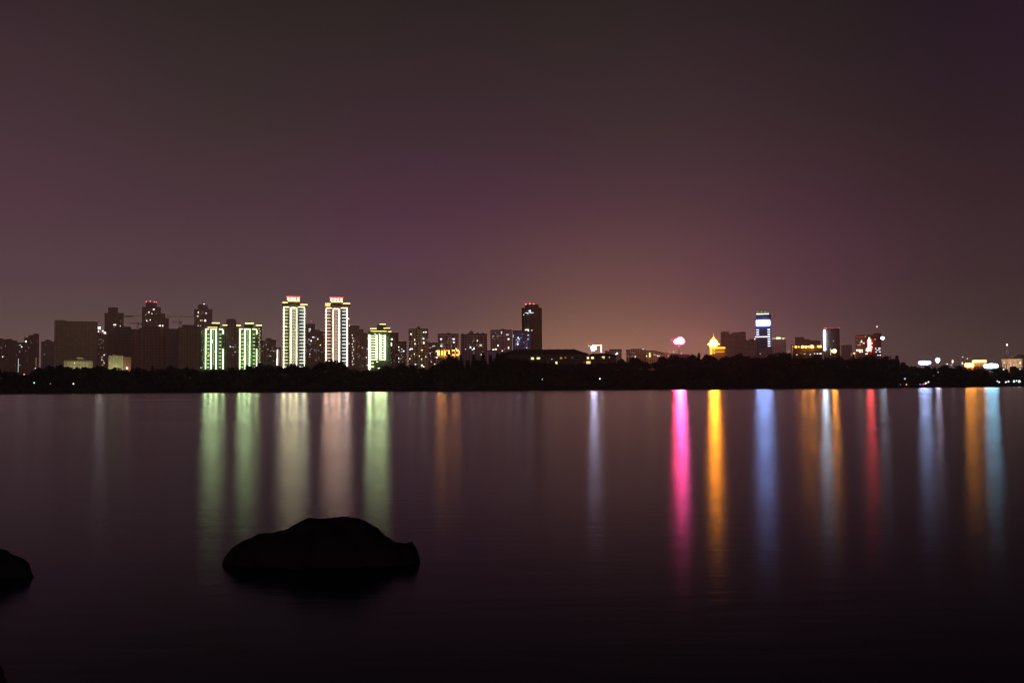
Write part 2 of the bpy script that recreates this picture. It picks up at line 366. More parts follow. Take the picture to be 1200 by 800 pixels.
# lamplit low houses at the foot
M_cream = facade((.62, .60, .36), 4.5, 3.4, .7)
b = Bld('low_house', 'low cream lit house with a raised centre at the foot of the slab block', 75, 109, 423, 1250, (.62, .60, .36), 12, dark=.7).block(75, 109, 423.2, False).room(90, 98, 419.2, 423.2).done()
b.win((87.5, 425.5, 1.2, 1, W_, 2.5))
lowhouse = b
b = Bld('low_house', 'pale cream box shaped house with an orange brown right wing beside the dark site', 127, 154, 417, 1230, (.60, .60, .34), 14, dark=.75).block(127, 144.5, 417, False).done()
m = MB().box(b.X(144.6), b.X(154), -6, 6, -1, b.Z(418.2)); m.build('wing', facade((.42, .24, .12), 4.5, 3.4, .6), b.o)
b.win((149, 431.3, 2.6, 2, W_, 5), (133.5, 416.2, .8, .8, Y_, 1))
boxhouse = b
# dark, unfinished blocks
b = Bld('unfinished_block', 'unlit dark block with a stepped right shoulder beside the left crane', 134, 158, 383.5, 2200, DK).block(134, 153, 383.6).block(153, 158, 386.2).done()
b = Bld('unfinished_block', 'unlit reddish dark block with a bowed roofline below the tall tower', 157.5, 199, 384, 2100, (.26, .15, .14)).block(157.5, 163, 386.8).block(163, 170, 385.2).block(170, 187, 383.8).block(187, 193, 385.2).block(193, 199, 386.8).done()
b = Bld('unfinished_block', 'narrow bluish dark block squeezed between two unlit blocks', 197, 210, 386, 2300, (.20, .17, .20)).block(197, 210, 386).done()
b = Bld('unfinished_block', 'unlit brown dark block left of the first illuminated tower', 208.5, 240, 382, 2000, (.26, .18, .14)).block(208.5, 213, 384.5).block(213, 228, 381.6).block(228, 236, 382.6).block(236, 240, 386).done()
b = Bld(AT, 'brown twin stepped tower with red roof lights between the construction cranes', 166, 197.5, 354, 3200, BR).block(166, 188, 360.3).block(188, 193, 367.6).block(193, 197.5, 373).room(170.5, 183, 354.6, 360.3).done()
b.beacon((170.6, 353.3), (175.5, 352.8), (180, 353.5), (182.6, 353.8), base=355)
b.win((179.6, 362.6, 2.2, 1.9), (174, 366, 1.3, 1.8), (177.6, 367.6, 1, 1.2), (171.6, 376, 1.3, 1.6), (175.6, 375, 1.2, 1.6), (187.3, 381.6, 1.7, 2, W_, 4), (190.2, 381.6, 1.7, 2, W_, 3), (188.8, 385, 1.2, 1.4), (185.2, 382, .9, .9)).dim(8, 168, 187, 362, 382, .4, 4)
b = Bld(AT, 'brown tower with cut shoulders and a bluish roof lamp right of the cranes', 227, 248.5, 358, 3200, BR).block(227, 231.5, 363).block(231.5, 243, 357.8).block(243, 248.5, 362.5).room(233, 241, 357, 357.8).done()
b.beacon((238.7, 356), col=C_, st=3, base=358)
b.win((232, 366, 1.6, 1.7), (231.3, 370.7, 2.4, 1, W_, 2.5), (241.2, 367.1, 1.8, 1.3, C_, 2.5), (234.8, 375.6, 1.4, 1.2, Y_, 3), (236.6, 375.5, 1, 1), (240.3, 375.6, 1.8, 2.6, W_, 5), (232, 382, 1.8, 1.2), (234.8, 382, 1, 1.2)).dim(8, 229, 247, 364, 384, .4, 5)

# ---- towers outlined in light
def strip(par, x0, x1, z0, z1, yf, col, st, name='light_strip', off=.6):
    return MB().box(min(x0, x1), max(x0, x1), yf-off-.4, yf-off, z0, z1).build(name, em(col, st), par)
def crown_lights(b, lst, col=(1, .72, .12), st=3.2):
    for (x0, x1, y, t) in lst:
        zz = b.Z(y); r = b.kz
        m = MB().box(b.X(x0), b.X(x1), b.yf-1.6, b.dep/2-2, zz-t*r*2.2, zz-t*r*.7); m.build('cornice', M_gold, b.o)
        strip(b.o, b.X(x0), b.X(x1), zz-t*r/2, zz+t*r/2, b.yf-.6, (1, .84, .26), st, 'cornice_light')
M_gold = principled('gilt_cornice', (.55, .38, .06), .5)
LED = (.86, 1.0, .82)
# tall pair
def tall_tower(label, x0, x1, LED, dy, st, groupn):
    b = Bld('illuminated_tower', label, x0, x1, 360, 1400, (.09, .115, .10), 22, group=groupn, dark=.35)
    b.block(x0+.5, x0+8, 359.5+dy, False).block(x0+8, x0+20, 357+dy, False, -.8).block(x0+20, x1-1, 359.5+dy, False)
    m = MB().box(b.X(x0+7), b.X(x0+21.5), -8, 6, b.Z(357.6+dy), b.Z(353.6+dy)); m.build('roof_room', principled('ochre_render', (.45, .28, .10)), b.o)
    yf = b.yf; k = b.k; z = lambda y: b.Z(y+dy)
    zb = b.Z(431); t = .29*k
    # left stack
    strip(b.o, b.X(x0+2.2)-t, b.X(x0+2.2)+t, zb, z(360.4), yf, LED, st, 'vertical_light')
    strip(b.o, b.X(x0+2.2)+t, b.X(x0+8), z(360.4)-t*1.2, z(360.4)+t*.6, yf, LED, st)
    y = 364.2
    while y+dy < 430:
        strip(b.o, b.X(x0+.3), b.X(x0+2.2)-t, z(y)-t*.7, z(y)+t*.7, yf, LED, st*.16)
        strip(b.o, b.X(x0+2.2)+t, b.X(x0+7.4), z(y)-t*.7, z(y)+t*.7, yf, LED, st*.19)
        strip(b.o, b.X(x0+20.5), b.X(x0+26.3)-t, z(y)-t*.9, z(y)+t*.9, yf, (.80, .93, .95), st*.18)
        strip(b.o, b.X(x0+26.3)+t, b.X(x0+28), z(y)-t*.7, z(y)+t*.7, yf, LED, st*.14)
        y += 3.85
    strip(b.o, b.X(x0+26.3)-t, b.X(x0+26.3)+t, zb, z(360.2), yf, LED, st, 'vertical_light')
    strip(b.o, b.X(x0+19.5), b.X(x0+26.3)-t, z(360.2)-t*1.2, z(360.2)+t*.6, yf, LED, st)
    # central ladder
    a, c_ = b.X(x0+10.4), b.X(x0+17.0)
    for q in (a, c_): strip(b.o, q-t, q+t, zb, z(361.2), yf-1.0, LED, st*1.1, 'vertical_light')
    strip(b.o, a+t, c_-t, z(361.2)-t, z(361.2)+t*.5, yf-1.0, LED, st)
    y = 363.5; mid = (a+c_)/2; hw = (c_-a)/2-t*2
    while y+dy < 429:
        d = MB(); h_ = 1.15*b.kz
        for (p, q) in (((0, h_), (hw*.7, 0)), ((hw*.7, 0), (0, -h_)), ((0, -h_), (-hw*.7, 0)), ((-hw*.7, 0), (0, h_))):
            d.bar((mid+p[0], yf-1.7, z(y)+p[1]), (mid+q[0], yf-1.7, z(y)+q[1]), t*.5, None, 4)
        d.build('diamond_light', em(LED, 2.6), b.o); y += 3.5
    for bx in (x0+9, x0+18.6):                                 # plain piers between the lights
        MB().box(b.X(bx)-.5*k, b.X(bx)+.5*k, yf-.5, yf+.4, -1, z(359)).build('pier', principled('pier_render', (.4, .42, .38)), b.o)
    return b
def roof_sign(b, x0, x1, y, h, dy=0):
    fr = MB(); fr.box(b.X(x0), b.X(x1), b.yf-.2, b.yf+.3, b.Z(y+h/2)-.6, b.Z(y+h/2)-.2)
    for i in range(6):
        xx = b.X(x0+(x1-x0)*i/5); fr.bar((xx, b.yf, b.Z(y+h/2)-2), (xx, b.yf, b.Z(y-h/2)), .12)
    sg = fr.build('roof_sign', M_steel, b.o)
    n = 4; p = (b.X(x1)-b.X(x0))/n
    for i in range(n):                                         # four square glyphs, each a frame with inner strokes
        a = b.X(x0)+i*p+.08*p; c_ = a+.80*p; z0, z1 = b.Z(y+h/2), b.Z(y-h/2); g = MB(); s_ = (c_-a)*.20
        g.box(a, c_, b.yf-.5, b.yf-.3, z1-s_, z1); g.box(a, c_, b.yf-.5, b.yf-.3, z0, z0+s_)
        g.box((a+c_)/2-s_/2, (a+c_)/2+s_/2, b.yf-.5, b.yf-.3, z0+s_, z1-s_)
        g.box(a, (a+c_)/2-s_/2, b.yf-.5, b.yf-.3, (z0+z1)/2-s_/2, (z0+z1)/2+s_/2) if i != 2 else g.box(a, a+s_, b.yf-.5, b.yf-.3, z0+s_, z1-s_)
        g.box((a+c_)/2+s_/2, c_, b.yf-.5, b.yf-.3, (z0+z1)/2-s_/2, (z0+z1)/2+s_/2) if i != 1 else g.box(c_-s_, c_, b.yf-.5, b.yf-.3, z0+s_, z1-s_)
        g.build('sign_character', em((1, .80, .62), 3), sg)
    zt = b.Z(y-h/2)
    for (a, c_, e, f) in ((x0-.8, x1+.8, zt+.5, zt+1.6), ):
        MB().box(b.X(a), b.X(c_), b.yf-.4, b.yf-.1, e, f).build('red_neon', em((1, .05, .05), 2.2), sg)
    return sg
b = tall_tower('tallest white outlined tower, red roof sign, one gold cornice on each shoulder', 330.3, 358.5, (1, .87, .50), 0, 13.0, 'illuminated residential towers')
crown_lights(b, [(337.3, 351, 353.6, .8), (331, 337, 355.3, .9), (351.8, 360, 357.4, .9)]); roof_sign(b, 335.8, 351.3, 350.6, 3.1); b.done()
b.win((341, 368.5, 2, 3, W_, 5), (334.5, 383, 4, 1.3, Y_, 3), (347, 387, 1.5, 2.5, Y_, 3), (348, 415.5, 1.5, 1.3, Y_, 3))
b = tall_tower('white outlined tower, red roof sign, two gold cornices on its left shoulder', 380.2, 408.6, (1, .60, .44), 1.2, 14.0, 'illuminated residential towers')
crown_lights(b, [(388, 401.5, 354.6, .8), (381, 387.5, 356.4, .7), (381, 387, 358.6, .8), (402, 410.2, 356.2, 1.0)]); roof_sign(b, 386.4, 402, 351.6, 3.1); b.done()
b.win((408.3, 374, 2, 1.5, Y_, 5), (409.3, 382, 1.3, 1.5, Y_, 3), (396.5, 393.5, 1.4, 2, Y_, 3), (409, 403, 1.3, 1.4, W_, 3))
# lower pair
def low_tower(label, x0, x1, vx, cor, st):
    b = Bld('illuminated_tower', label, x0, x1, 386, 1350, (.07, .09, .065), 20, group='illuminated residential towers', dark=.3)
    b.block(x0+1, x1, 385.4, False).room(vx[1]-1, vx[2]+4, 381, 385.4)
    LED = (.72, 1, .45); t = .38*b.k; yf = b.yf; zb = b.Z(432.5)
    strip(b.o, b.X(vx[0])-t, b.X(vx[0])+t, zb, b.Z(385.9), yf, LED, st, 'vertical_light')
    for q in vx[1:3]: strip(b.o, b.X(q)-t*1.1, b.X(q)+t*1.1, zb, b.Z(385.9), yf-.6, LED, st*1.15, 'vertical_light')
    strip(b.o, b.X(vx[3])-t, b.X(vx[3])+t, zb, b.Z(409), yf, LED, st, 'vertical_light')
    strip(b.o, b.X(vx[3])-t, b.X(vx[3])+t, b.Z(392), b.Z(386.6), yf, LED, st, 'vertical_light')
    for (p, q) in ((vx[0], vx[0]+4), (vx[1], vx[2]), (vx[3]-5, vx[3])): strip(b.o, b.X(p)+t*1.15, b.X(q)-t*1.15, b.Z(386)-t, b.Z(386)+t*.4, yf, LED, st*.9)
    y = 392.2
    while y < 431:
        strip(b.o, b.X(vx[0]+2), b.X(vx[0]+4.4), b.Z(y)-t*.75, b.Z(y)+t*.75, yf, LED, st*.2)
        strip(b.o, b.X(vx[3]-4.4), b.X(vx[3]-2), b.Z(y)-t*.75, b.Z(y)+t*.75, yf, LED, st*.2)
        y += 4.25
    mid = (b.X(vx[1])+b.X(vx[2]))/2; y = 389
    while y < 429:
        MB().bar((mid, yf-1, b.Z(y-.8)), (mid+t, yf-1, b.Z(y)), t*.4, None, 4).bar((mid+t, yf-1, b.Z(y)), (mid, yf-1, b.Z(y+.8)), t*.4, None, 4).bar((mid, yf-1, b.Z(y+.8)), (mid-t, yf-1, b.Z(y)), t*.4, None, 4).bar((mid-t, yf-1, b.Z(y)), (mid, yf-1, b.Z(y-.8)), t*.4, None, 4).build('diamond_light', em(LED, st*.14), b.o); y += 3.1
    crown_lights(b, cor); return b
b = low_tower('shorter tower outlined in greenish white light, leftmost of the illuminated towers', 235, 265, (241, 247.3, 253.2, 261.2), [(248, 257, 379, 1.1), (260.6, 266, 381.4, .9), (243, 254.5, 384, .5)], 11)
b.done(); b.win((247.7, 400.4, 2.4, 4, W_, 8), (239.2, 392, .9, .9, Y_, .8), (237, 401, .9, .9, Y_, .8), (238.5, 410, .9, .9, W_, 1), (237.5, 419, .9, .9, Y_, 1), (238.8, 425, 1, 1, W_, 1), (245, 416, 2, 1.3, Y_, 2), (236, 430.8, 3, 1, C_, 1.2), (252, 412, 1.2, 2, Y_, 3)).dim(10, 236, 240, 388, 428, 1.0, 6)
b = low_tower('shorter tower outlined in greenish white light with lit balcony dots down its right edge', 278.5, 306.5, (281, 286.8, 292.4, 300.6), [(287, 297, 379.4, 1.1), (277, 282, 382, .9), (299.5, 306.5, 381.6, 1.0)], 11)
b.done(); b.win(*[(303.3+(i % 2)*.9, 385.5+i*2.6, 2.0, .8, (Y_ if i % 3 else W_), 1.6) for i in range(17)], (286.5, 421, 2, 3, W_, 5), (292, 406.8, 1.5, 1.8, Y_, 3), (290, 404, 1, 1, Y_, 2))
b = Bld(AT, 'dark brown tower with one red roof light between the two shorter illuminated towers', 261, 281, 375, 1900, BR).block(261, 265, 384).block(265, 276.5, 376).block(276.5, 281, 386).room(266, 275, 374, 376).done()
b.beacon((270.6, 376.3), st=4, r=.9, base=377); b.win((264, 392, 2.2, 1.8, W_, 5), (270, 406.3, 2.2, 1.2, C_, 2.5), (273, 406.8, 1, 1, C_, 1.5), (275.5, 412.5, 1, 1.2, Y_, 2)).dim(20, 262, 280, 395, 430, .5, 7)
b = Bld(AB, 'brown apartment block with few lit windows right of the shorter illuminated towers', 306.5, 324, 397, 1700, BR).block(306.5, 311, 400).block(311, 318, 397.3).block(318, 323.6, 399).room(313, 317, 396.4, 397.3).done()
b.dim(18, 307, 323, 402, 426, .9, 11)
b = Bld('narrow_block', 'narrow block carrying one bright vertical tube of light left of the tallest tower', 323.6, 329, 409, 1650, BR).block(323.6, 329, 408).done()
b.win((325.1, 419, 1.3, 18, W_, 3), (324.6, 424, 1.4, 8, W_, 3))
b = Bld(AB, 'brown stepped apartment block between the tallest pair of illuminated towers', 357, 382, 380.5, 1800, BR).block(357, 369.5, 380.6).block(369.5, 374.5, 387.3).block(374.5, 382, 389.2).room(360.5, 368, 379.8, 380.6).done()
b.beacon((364.6, 376.4), st=3, r=.45, base=380)
b.win((363, 386, 3, 2.2, C_, 1.2), (362.5, 388.4, 2.2, 1.4, (.6, 1, .8), 1.2), (367, 395.3, 3, 1.4, C_, 2), (372.4, 397.4, 1, 1.6, W_, 3), (364.6, 399.4, 1.6, 1.5, W_, 3), (375.3, 404.6, 1.4, 1.2, Y_, 3), (362, 398, 1.2, 1, W_, 2), (363, 415, 2, 1, C_, 1.5)).dim(26, 360, 380, 388, 426, .8, 12)
b = Bld(AB, 'brown apartment block with a column of lit stair windows right of the illuminated pair', 409, 430, 382.5, 1700, BR).block(409, 421, 382.6).block(421, 426, 386.7).block(426, 430, 391).room(412, 420, 381.9, 382.6).done()
b.win(*[(412.8+(i*7 % 3)*.7, 393+i*3.4, 1, 1.5, W_, 2.2) for i in range(11)], (424.6, 407.5, 1, 1, Y_, 2)).dim(18, 410, 429, 390, 430, .6, 13)
# bright green-white tower
b = Bld('illuminated_tower', 'brightest greenish white lit tower with several gold cornices, rightmost of the illuminated towers', 431, 458, 389, 1350, (.08, .10, .07), 20, group='illuminated residential towers', dark=.3)
b.block(431.5, 444, 389.5, False).block(444, 458, 391, False).room(442, 452, 381.2, 389.5)
t = .55*b.k; GW = (.78, 1, .46)
strip(b.o, b.X(433)-t*1.2, b.X(433)+t*1.2, b.Z(433), b.Z(393), b.yf, GW, 17, 'vertical_light')
for (q, yb) in ((441.3, 421.5), (445.8, 422), (450.8, 422)): strip(b.o, b.X(q)-t, b.X(q)+t, b.Z(yb), b.Z(393), b.yf-.6, GW, 17, 'vertical_light')
y = 394
while y < 421.5:
    strip(b.o, b.X(433)+t*1.25, b.X(441.3)-t*1.05, b.Z(y)-t*.8, b.Z(y)+t*.8, b.yf, GW, 3.2); strip(b.o, b.X(445.8)+t*1.05, b.X(450.8)-t*1.05, b.Z(y)-t*.8, b.Z(y)+t*.8, b.yf, GW, 3.2); y += 3.05
for (p, q, y) in ((434.5, 438, 425.5), (434.5, 438.5, 429.6), (441, 443, 424)): strip(b.o, b.X(p), b.X(q), b.Z(y)-t*.7, b.Z(y)+t*.7, b.yf, GW, 3.5)
crown_lights(b, [(433.8, 441.5, 385.5, .8), (445, 452, 380.4, .9), (449.5, 457, 385, .8), (437, 453, 388.6, .6), (455, 458.6, 389, .8), (434.5, 437, 388.4, .7)], st=2.8)
b.done(); b.win((439.5, 391.5, 1.2, 1, W_, 4), (444.5, 392, 1, 1, W_, 4), (443.8, 431.4, 2.4, 1.2, Y_, 4), (430.9, 397, 1.3, 1.3, Y_, 2), (430.6, 409, 1.8, 1.8, C_, 1.5), (429.5, 419, 1.6, 1.6, C_, 1.8), (431, 428, 3, 1, G_, 3))
b = Bld(AB, 'dark apartment block with wide bright windows behind the brightest tower', 454, 467, 391, 1600, DK).block(454, 467, 391).done()
b.win((456.4, 397.7, 5, 1.4, W_, 3), (459.3, 397.7, 1.4, 2.4, W_, 4), (457, 404.8, 4.6, 1.3, W_, 3.5), (458.6, 403.2, 1.4, 4, W_, 3.5), (455.3, 392.5, 4, 1, C_, 1.2)).dim(8, 455, 466, 408, 428, .5, 14)
b = Bld(AB, 'short dark block left of the beige tower with two stacked lit windows', 466, 477, 400.6, 1900, BR).block(466, 476.5, 400.8).room(469, 474, 400, 400.8).done()
b.win((467, 406.7, 1.9, 1.8, W_, 4), (467.6, 410.4, 1.2, 1.4, C_, 2), (473, 411.5, 2, 1.6, C_, 3), (467, 420, 1.8, 2.5, W_, 3), (467, 424, 1.8, 1.2, C_, 3), (471, 409, 1.2, 1, C_, 2)).dim(10, 467, 476, 405, 426, .7, 15)
b = Bld(AT, 'beige residential tower with a small rooftop turret and scattered lit windows', 479, 502, 386.3, 1500, (.42, .34, .22), cw=5, ch=4.2).block(479, 502, 386.4).room(488, 492.5, 383.6, 386.4, 382).done()
b.win((481.7, 391.8, 2.2, 1.6, W_, 3.2), (496.6, 389.6, 1.5, 1.5), (499.2, 389.5, 2, 1.2), (496.3, 397.2, 2, 2.2, C_, 2.5), (496.6, 402, 1.8, 2.6, W_, 3.5), (486.5, 403, 1, 1.8), (482, 409, 4, 1.5, C_, 3), (486, 398.2, 1.2, 1.2), (494.6, 410.6, 2.4, 1, Y_, 3), (499, 418.2, 1.1, 1.2, C_, 3),
      (480.4, 420.6, 1.8, 1.4, W_, 2), (486.8, 427.2, 2, 1.2, C_, 3), (485.6, 415, 1, 1), (494.5, 428.2, 2, 1.4, C_, 4), (496.5, 429.8, 1.4, 1.4), (480.5, 410, 1.2, 1), (491.5, 417.5, .9, 1.2), (494, 421, 1, 1)).dim(16, 480, 501, 389, 429, .5, 16)
b = Bld(AB, 'low dim block with bluish windows between the beige tower and the orange banded block', 502, 513.5, 402, 1900, BR).block(502, 513.5, 402.3).done()
b.win((508.5, 405.5, 4, 1, C_, 1.2), (511.5, 412, 2.6, 1.4, C_, 2), (512, 419, 3, 1.6, C_, 2.5), (504, 407.5, 1.4, .8, C_, 1.2), (504, 414, 1, 1), (509.5, 427.2, 1.6, 3, Y_, 1.8), (505.5, 424, 1, .8)).dim(10, 503, 513, 405, 428, .7, 17)
b = Bld(AB, 'lilac beige block with bright orange lit columns across its lower floors', 513, 537.5, 392, 1500, (.38, .29, .27), cw=5, ch=4.2).block(513, 537.5, 392.2).room(523, 528, 390.6, 392.2, 389.3).done()
b.win((517, 397.6, 2.4, 1.8, C_, 3), (531.6, 397.6, 2.6, 1.8, C_, 3), (531.8, 401.4, 2.2, 1.3, W_, 3), (517.3, 405.5, 2.6, 1.8, C_, 2.5), (534.5, 409, 1.4, 1.8, W_, 3), (533, 418, 1.2, 1, W_, 2)).dim(16, 514, 536, 394, 409, .6, 18)
for q in (513.2, 514.9, 518, 521.2, 526.3): b.win((q, 413.6, 1.1, 5.2, (1, .38, .035), 16))
for (q, yy) in ((531.5, 411), (536, 411), (531.5, 416), (536, 416)): b.win((q, yy, 3.4, 1.3, (1, .34, .04), 16))
b.win((524, 411, 2.2, 1.2, O_, 3), (520, 417.8, 13, .6, O_, 1.2), (538, 413.5, 1, 4.5, O_, 3), (533.5, 413.5, 1.2, 1.4, (1, .6, .1), 3))
b = Bld(AB, 'mauve apartment block with a row of small pointed rooftop turrets', 540, 571, 392, 1600, (.32, .24, .27), cw=5, ch=4.2)
b.block(540, 546, 393, False, 4).block(546, 571, 392.2).room(540.5, 543.5, 391.5, 393, 390.3).room(549.5, 555, 389.8, 392.2, 387.3).room(558, 561.5, 391, 392.2, 389.4).room(564, 567.5, 391, 392.2, 389.6).done()
b.win((551.4, 407.3, 1.9, 1.7, W_, 3.5), (555.5, 408.6, 1.8, 1.5, C_, 3.5), (559.4, 399.4, 1.4, 1.2), (563.3, 404.8, 3, 1.3, Y_, 2.5), (553.5, 410, 1.2, 1), (545.6, 409.3, 1, .8), (564, 415.6, 1.4, 1)).dim(14, 547, 570, 395, 416, .5, 19)
b = Bld('low_block', 'low violet lit block tucked between two mauve apartment blocks', 570, 587, 411, 1500, (.30, .26, .42)).block(570, 587, 411.4, False).done()
b = Bld(AB, 'mauve apartment block with a cupola and two lit windows low at its left', 575, 600, 387.4, 1700, (.34, .26, .27), cw=5, ch=4.2).block(575, 600, 387.5).room(586.5, 592, 386, 387.5, 384.8).done()
b.win((588, 390, 1.2, 3, C_, 1.6), (594.8, 392.4, 4, 1.2, C_, 1.4), (596, 397.6, 2, 2, W_, 4), (583.7, 405.2, 2, 1.6, C_, 4), (578.4, 410, 2.4, 1.7, C_, 4), (581.3, 409.4, 2.4, 1.7, Y_, 4), (596, 407.8, 2, 3.6, W_, 1.5), (588.7, 411, 1.6, 1), (578.5, 394, 3, .8, C_, .6)).dim(14, 576, 599, 390, 410, .5, 20)
b = Bld(OT, 'blue block of cool lit windows in front of the tall rounded tower', 601, 621, 388, 1500, (.16, .17, .36)).block(601, 619, 388.4, False).block(619, 622, 391, False).done()
b.win((607.4, 396, 1.5, 1.6, C_, 3), (608.6, 397.6, 1.2, 1.2, C_, 3), (607, 400.8, 1.4, 1, C_, 2.5), (606.7, 403.4, 2, 1.5, C_, 5), (605.5, 398.5, 1, 1, C_, 2), (601.8, 394, 1, 3.6, C_, .9), (619.2, 393, 2, 1, C_, 1.6), (619, 397.6, 1.2, 1.6, C_, 1.6), (617.3, 407.6, 2, .9, C_, 1.6), (611, 396, .8, .8, C_, 1.2)).dim(8, 602, 618, 392, 408, .7, 21)
b = Bld(OT, 'tall rounded olive brown tower with a round crown and three red roof lights', 612.2, 635, 361.5, 1700, (.20, .155, .11), 22, dark=.35)
hw = b.X(635)
pr = []
m = MB().lathe([(hw, -1), (hw, b.Z(361.5))], 28, (0, 0)); b.wall = m
for i in range(28):
    t_ = 2*math.pi*(i+.5)/28; m.bar((hw*math.cos(t_)*1.0, hw*math.sin(t_)*1.0, -1), (hw*math.cos(t_), hw*math.sin(t_), b.Z(361)), .8, None, 5)
b.roof.lathe([(hw+.6, b.Z(361.5)), (hw+.6, b.Z(360.9))], 28)
c_ = MB().lathe([(hw*.72, b.Z(361)), (hw*.72, b.Z(357.2)), (hw*.66, b.Z(357.0))], 24)
b.yf = -hw-.6; b.done(); c_.build('crown', b.mat, b.o)
b.beacon((616.6, 356.3), (621.4, 355.8), (625.8, 356.3), st=7, r=.75, base=358); b.beacon((630.2, 358.5), (614.3, 359), st=.8, r=.5, base=361)
b.win(*[(616+i*1.55, 367.2, 1, 1.1, C_, 1.5+(i % 3)) for i in range(7)], (621.4, 365, 2.6, 2, C_, 4), (614.2, 369.4, 1.2, 1, W_, 2), (617.8, 387.4, 4.2, 1.8, (1, .95, .6), 4), (623.6, 387.5, .9, 1.6, W_, 2), (619, 368.5, 1, 1, C_, 2))

# ---- lakeside hotel: long dark hipped building with lit rooms
def hotel(x0, x1, yr, ye, D, label, inset):
    b = Bld('lakeside_building', label, x0, x1, ye, D, (.10, .09, .08), 26, group='dark lakeside buildings', dark=.4)
    a, c_, z, zr = b.X(x0), b.X(x1), b.Z(ye), b.Z(yr)
    b.wall.box(a, c_, -13, 13, -1, z)
    for i in range(int((c_-a)/7)): b.wall.box(a+i*7+1, a+i*7+4.4, -14.2, -12.99, -1, z-.6)
    e = 1.6; m = MB(); i_ = inset
    m.v = [(a-e, -15.5, z), (c_+e, -15.5, z), (c_+e, 15, z), (a-e, 15, z), (a+i_, -1.5, zr), (c_-i_, -1.5, zr), (c_-i_, 1.5, zr), (a+i_, 1.5, zr)]
    m.f = [(3, 2, 1, 0), (4, 5, 6, 7), (0, 1, 5, 4), (1, 2, 6, 5), (2, 3, 7, 6), (3, 0, 4, 7)]
    m.build('roof', principled('dark_roof_tiles', (.06, .055, .05)), b.o)
    b.wall.build('wall', b.mat, b.o); b.yf = -14.4
    return b
b = hotel(588, 688, 409.4, 415.5, 1135, 'long dark lakeside building with a hipped roof and a few yellow lit windows', 15)
for i in range(9): MB().box(b.X(596+i*9.6)-.8, b.X(596+i*9.6)+.8, -1, 1, b.Z(410.5), b.Z(408.9)).build('chimney', M_roof, b.o)
def room_windows(b, lst):
    for (x, y, w_, h_, cc, st) in lst:
        lit(b.o, b.X(x), b.Z(y), w_*b.k, h_*b.kz, b.yf, cc, st)
YW = (1, .78, .36)
room_windows(b, [(624.2, 420.2, 3.4, 2.4, YW, 1.6), (631, 420, 3.8, 2, YW, 1.7), (646.5, 421.3, 1.6, 1, C_, .5), (657.2, 420, 2.6, 1.9, O_, .6), (662.3, 419.6, 1.8, 1.8, O_, .3), (670.3, 419.6, 2, 2, O_, .12),
                 (651.8, 425.6, 2.2, 3, YW, 1.6), (641.7, 425.4, 1, 1.4, O_, .15), (684, 425, 2, 1.2, O_, .15), (625, 422, 1.5, 1, O_, .3)])
b = hotel(686, 722, 414.2, 417.2, 1128, 'shorter dark wing with yellow lit windows stepping down right of the long roof', 9)
room_windows(b, [(689.2, 419.6, 2.6, 2.8, YW, 1.3), (694.5, 419.5, 3.2, 2.6, YW, 1.5), (689.6, 424.8, 4.8, 3, (1, .7, .25), 1.2), (707, 418.7, 3.4, 1.5, YW, 1.3), (707.5, 420.2, 2, 1.4, O_, .7), (714, 419, 1.4, 2, W_, .3)])

# ---- lit construction frame on the hilltop
def placed(name, label, cat, px, py, D, group=None):
    c = at(px, py, D); o = empty(name, (c.x, D, 1.9), -math.atan2(c.x, D)); tag(o, label, cat, group)
    k = D*math.cos(math.atan2(c.x, D))/FPX; kz = D/FPX
    return o, (lambda x: (x-px)*k), (lambda y: .1+(horizon(px)-y)*kz), k, kz
o, X, Z, k, kz = placed('lit_gantry', 'white lit gantry frame with a dazzling round floodlight above the long dark roof', 'gantry', 697, 410, 1300)
f = MB(); f.box(X(693), X(694), -1, 1, 0, Z(404.6)).box(X(704), X(705.2), -1, 1, 0, Z(404.6)).box(X(689), X(706), -.8, .8, Z(405.2), Z(404.6)); f.build('frame', M_steel, o)
MB().box(X(704), X(705.3), -1.4, -1.05, Z(413), Z(405)).build('lamp_bar', em((1, .92, .92), 4), o)
MB().box(X(694), X(705.3), -1.4, -1.05, Z(405), Z(404)).build('lamp_bar', em((1, .85, .55), 2.2), o)
MB().box(X(689), X(692.6), -1.4, -1.05, Z(405.8), Z(405)).build('lamp_bar', em((1, .8, .5), 1.1), o)
for q in (689.4, 694.5, 704.7): MB().bar((X(q), 0, Z(404.6)), (X(q), 0, Z(402.8)), .35).build('finial', em((1, .6, .4), 1), o)
fl = MB().lathe([(1.2, Z(411)), (2.9*kz, Z(409.6)), (3.1*kz, Z(408)), (2.7*kz, Z(406.2)), (1, Z(405.4))], 14, (X(695.6), -4)); fl.build('floodlight', em((.7, .68, 1), 30), o)
MB().bar((X(695.6), -3.9, 0), (X(695.6), -3.9, Z(411)), .5).build('mast', M_steel, o)

# ---- low blocks to the right of it
b = Bld('low_block', 'low olive brown block with one yellow window right of the lit gantry', 709, 728.5, 410, 1500, OL).block(709, 714, 412, False).block(714, 728.5, 410.3, False).done()
b.win((723.2, 414.2, 2, 2.2, (1, .95, .6), 3), (721.8, 415.4, 2, 1.2, C_, 2), (713, 411, .8, .8, W_, 1))
b = Bld('low_block', 'low brown stepped roof block below the orange sky glow, left of the yellow stair light', 734, 757, 410, 1600, OL).block(734, 739, 410.6, False).block(739, 752, 409.8, False).block(752, 757, 411, False).done()
b.win((744.4, 418, 1.2, 2, W_, 2), (753.8, 409.4, 1.6, .9, C_, 2)).dim(10, 736, 756, 412, 419, .5, 31)
b = Bld('low_block', 'low brown block with a bright yellow stair light below the orange sky glow', 757, 783, 412, 1550, OL).block(757, 770, 411.7, False).block(770, 776, 413.2, False).block(776, 783, 414.5, False).done()
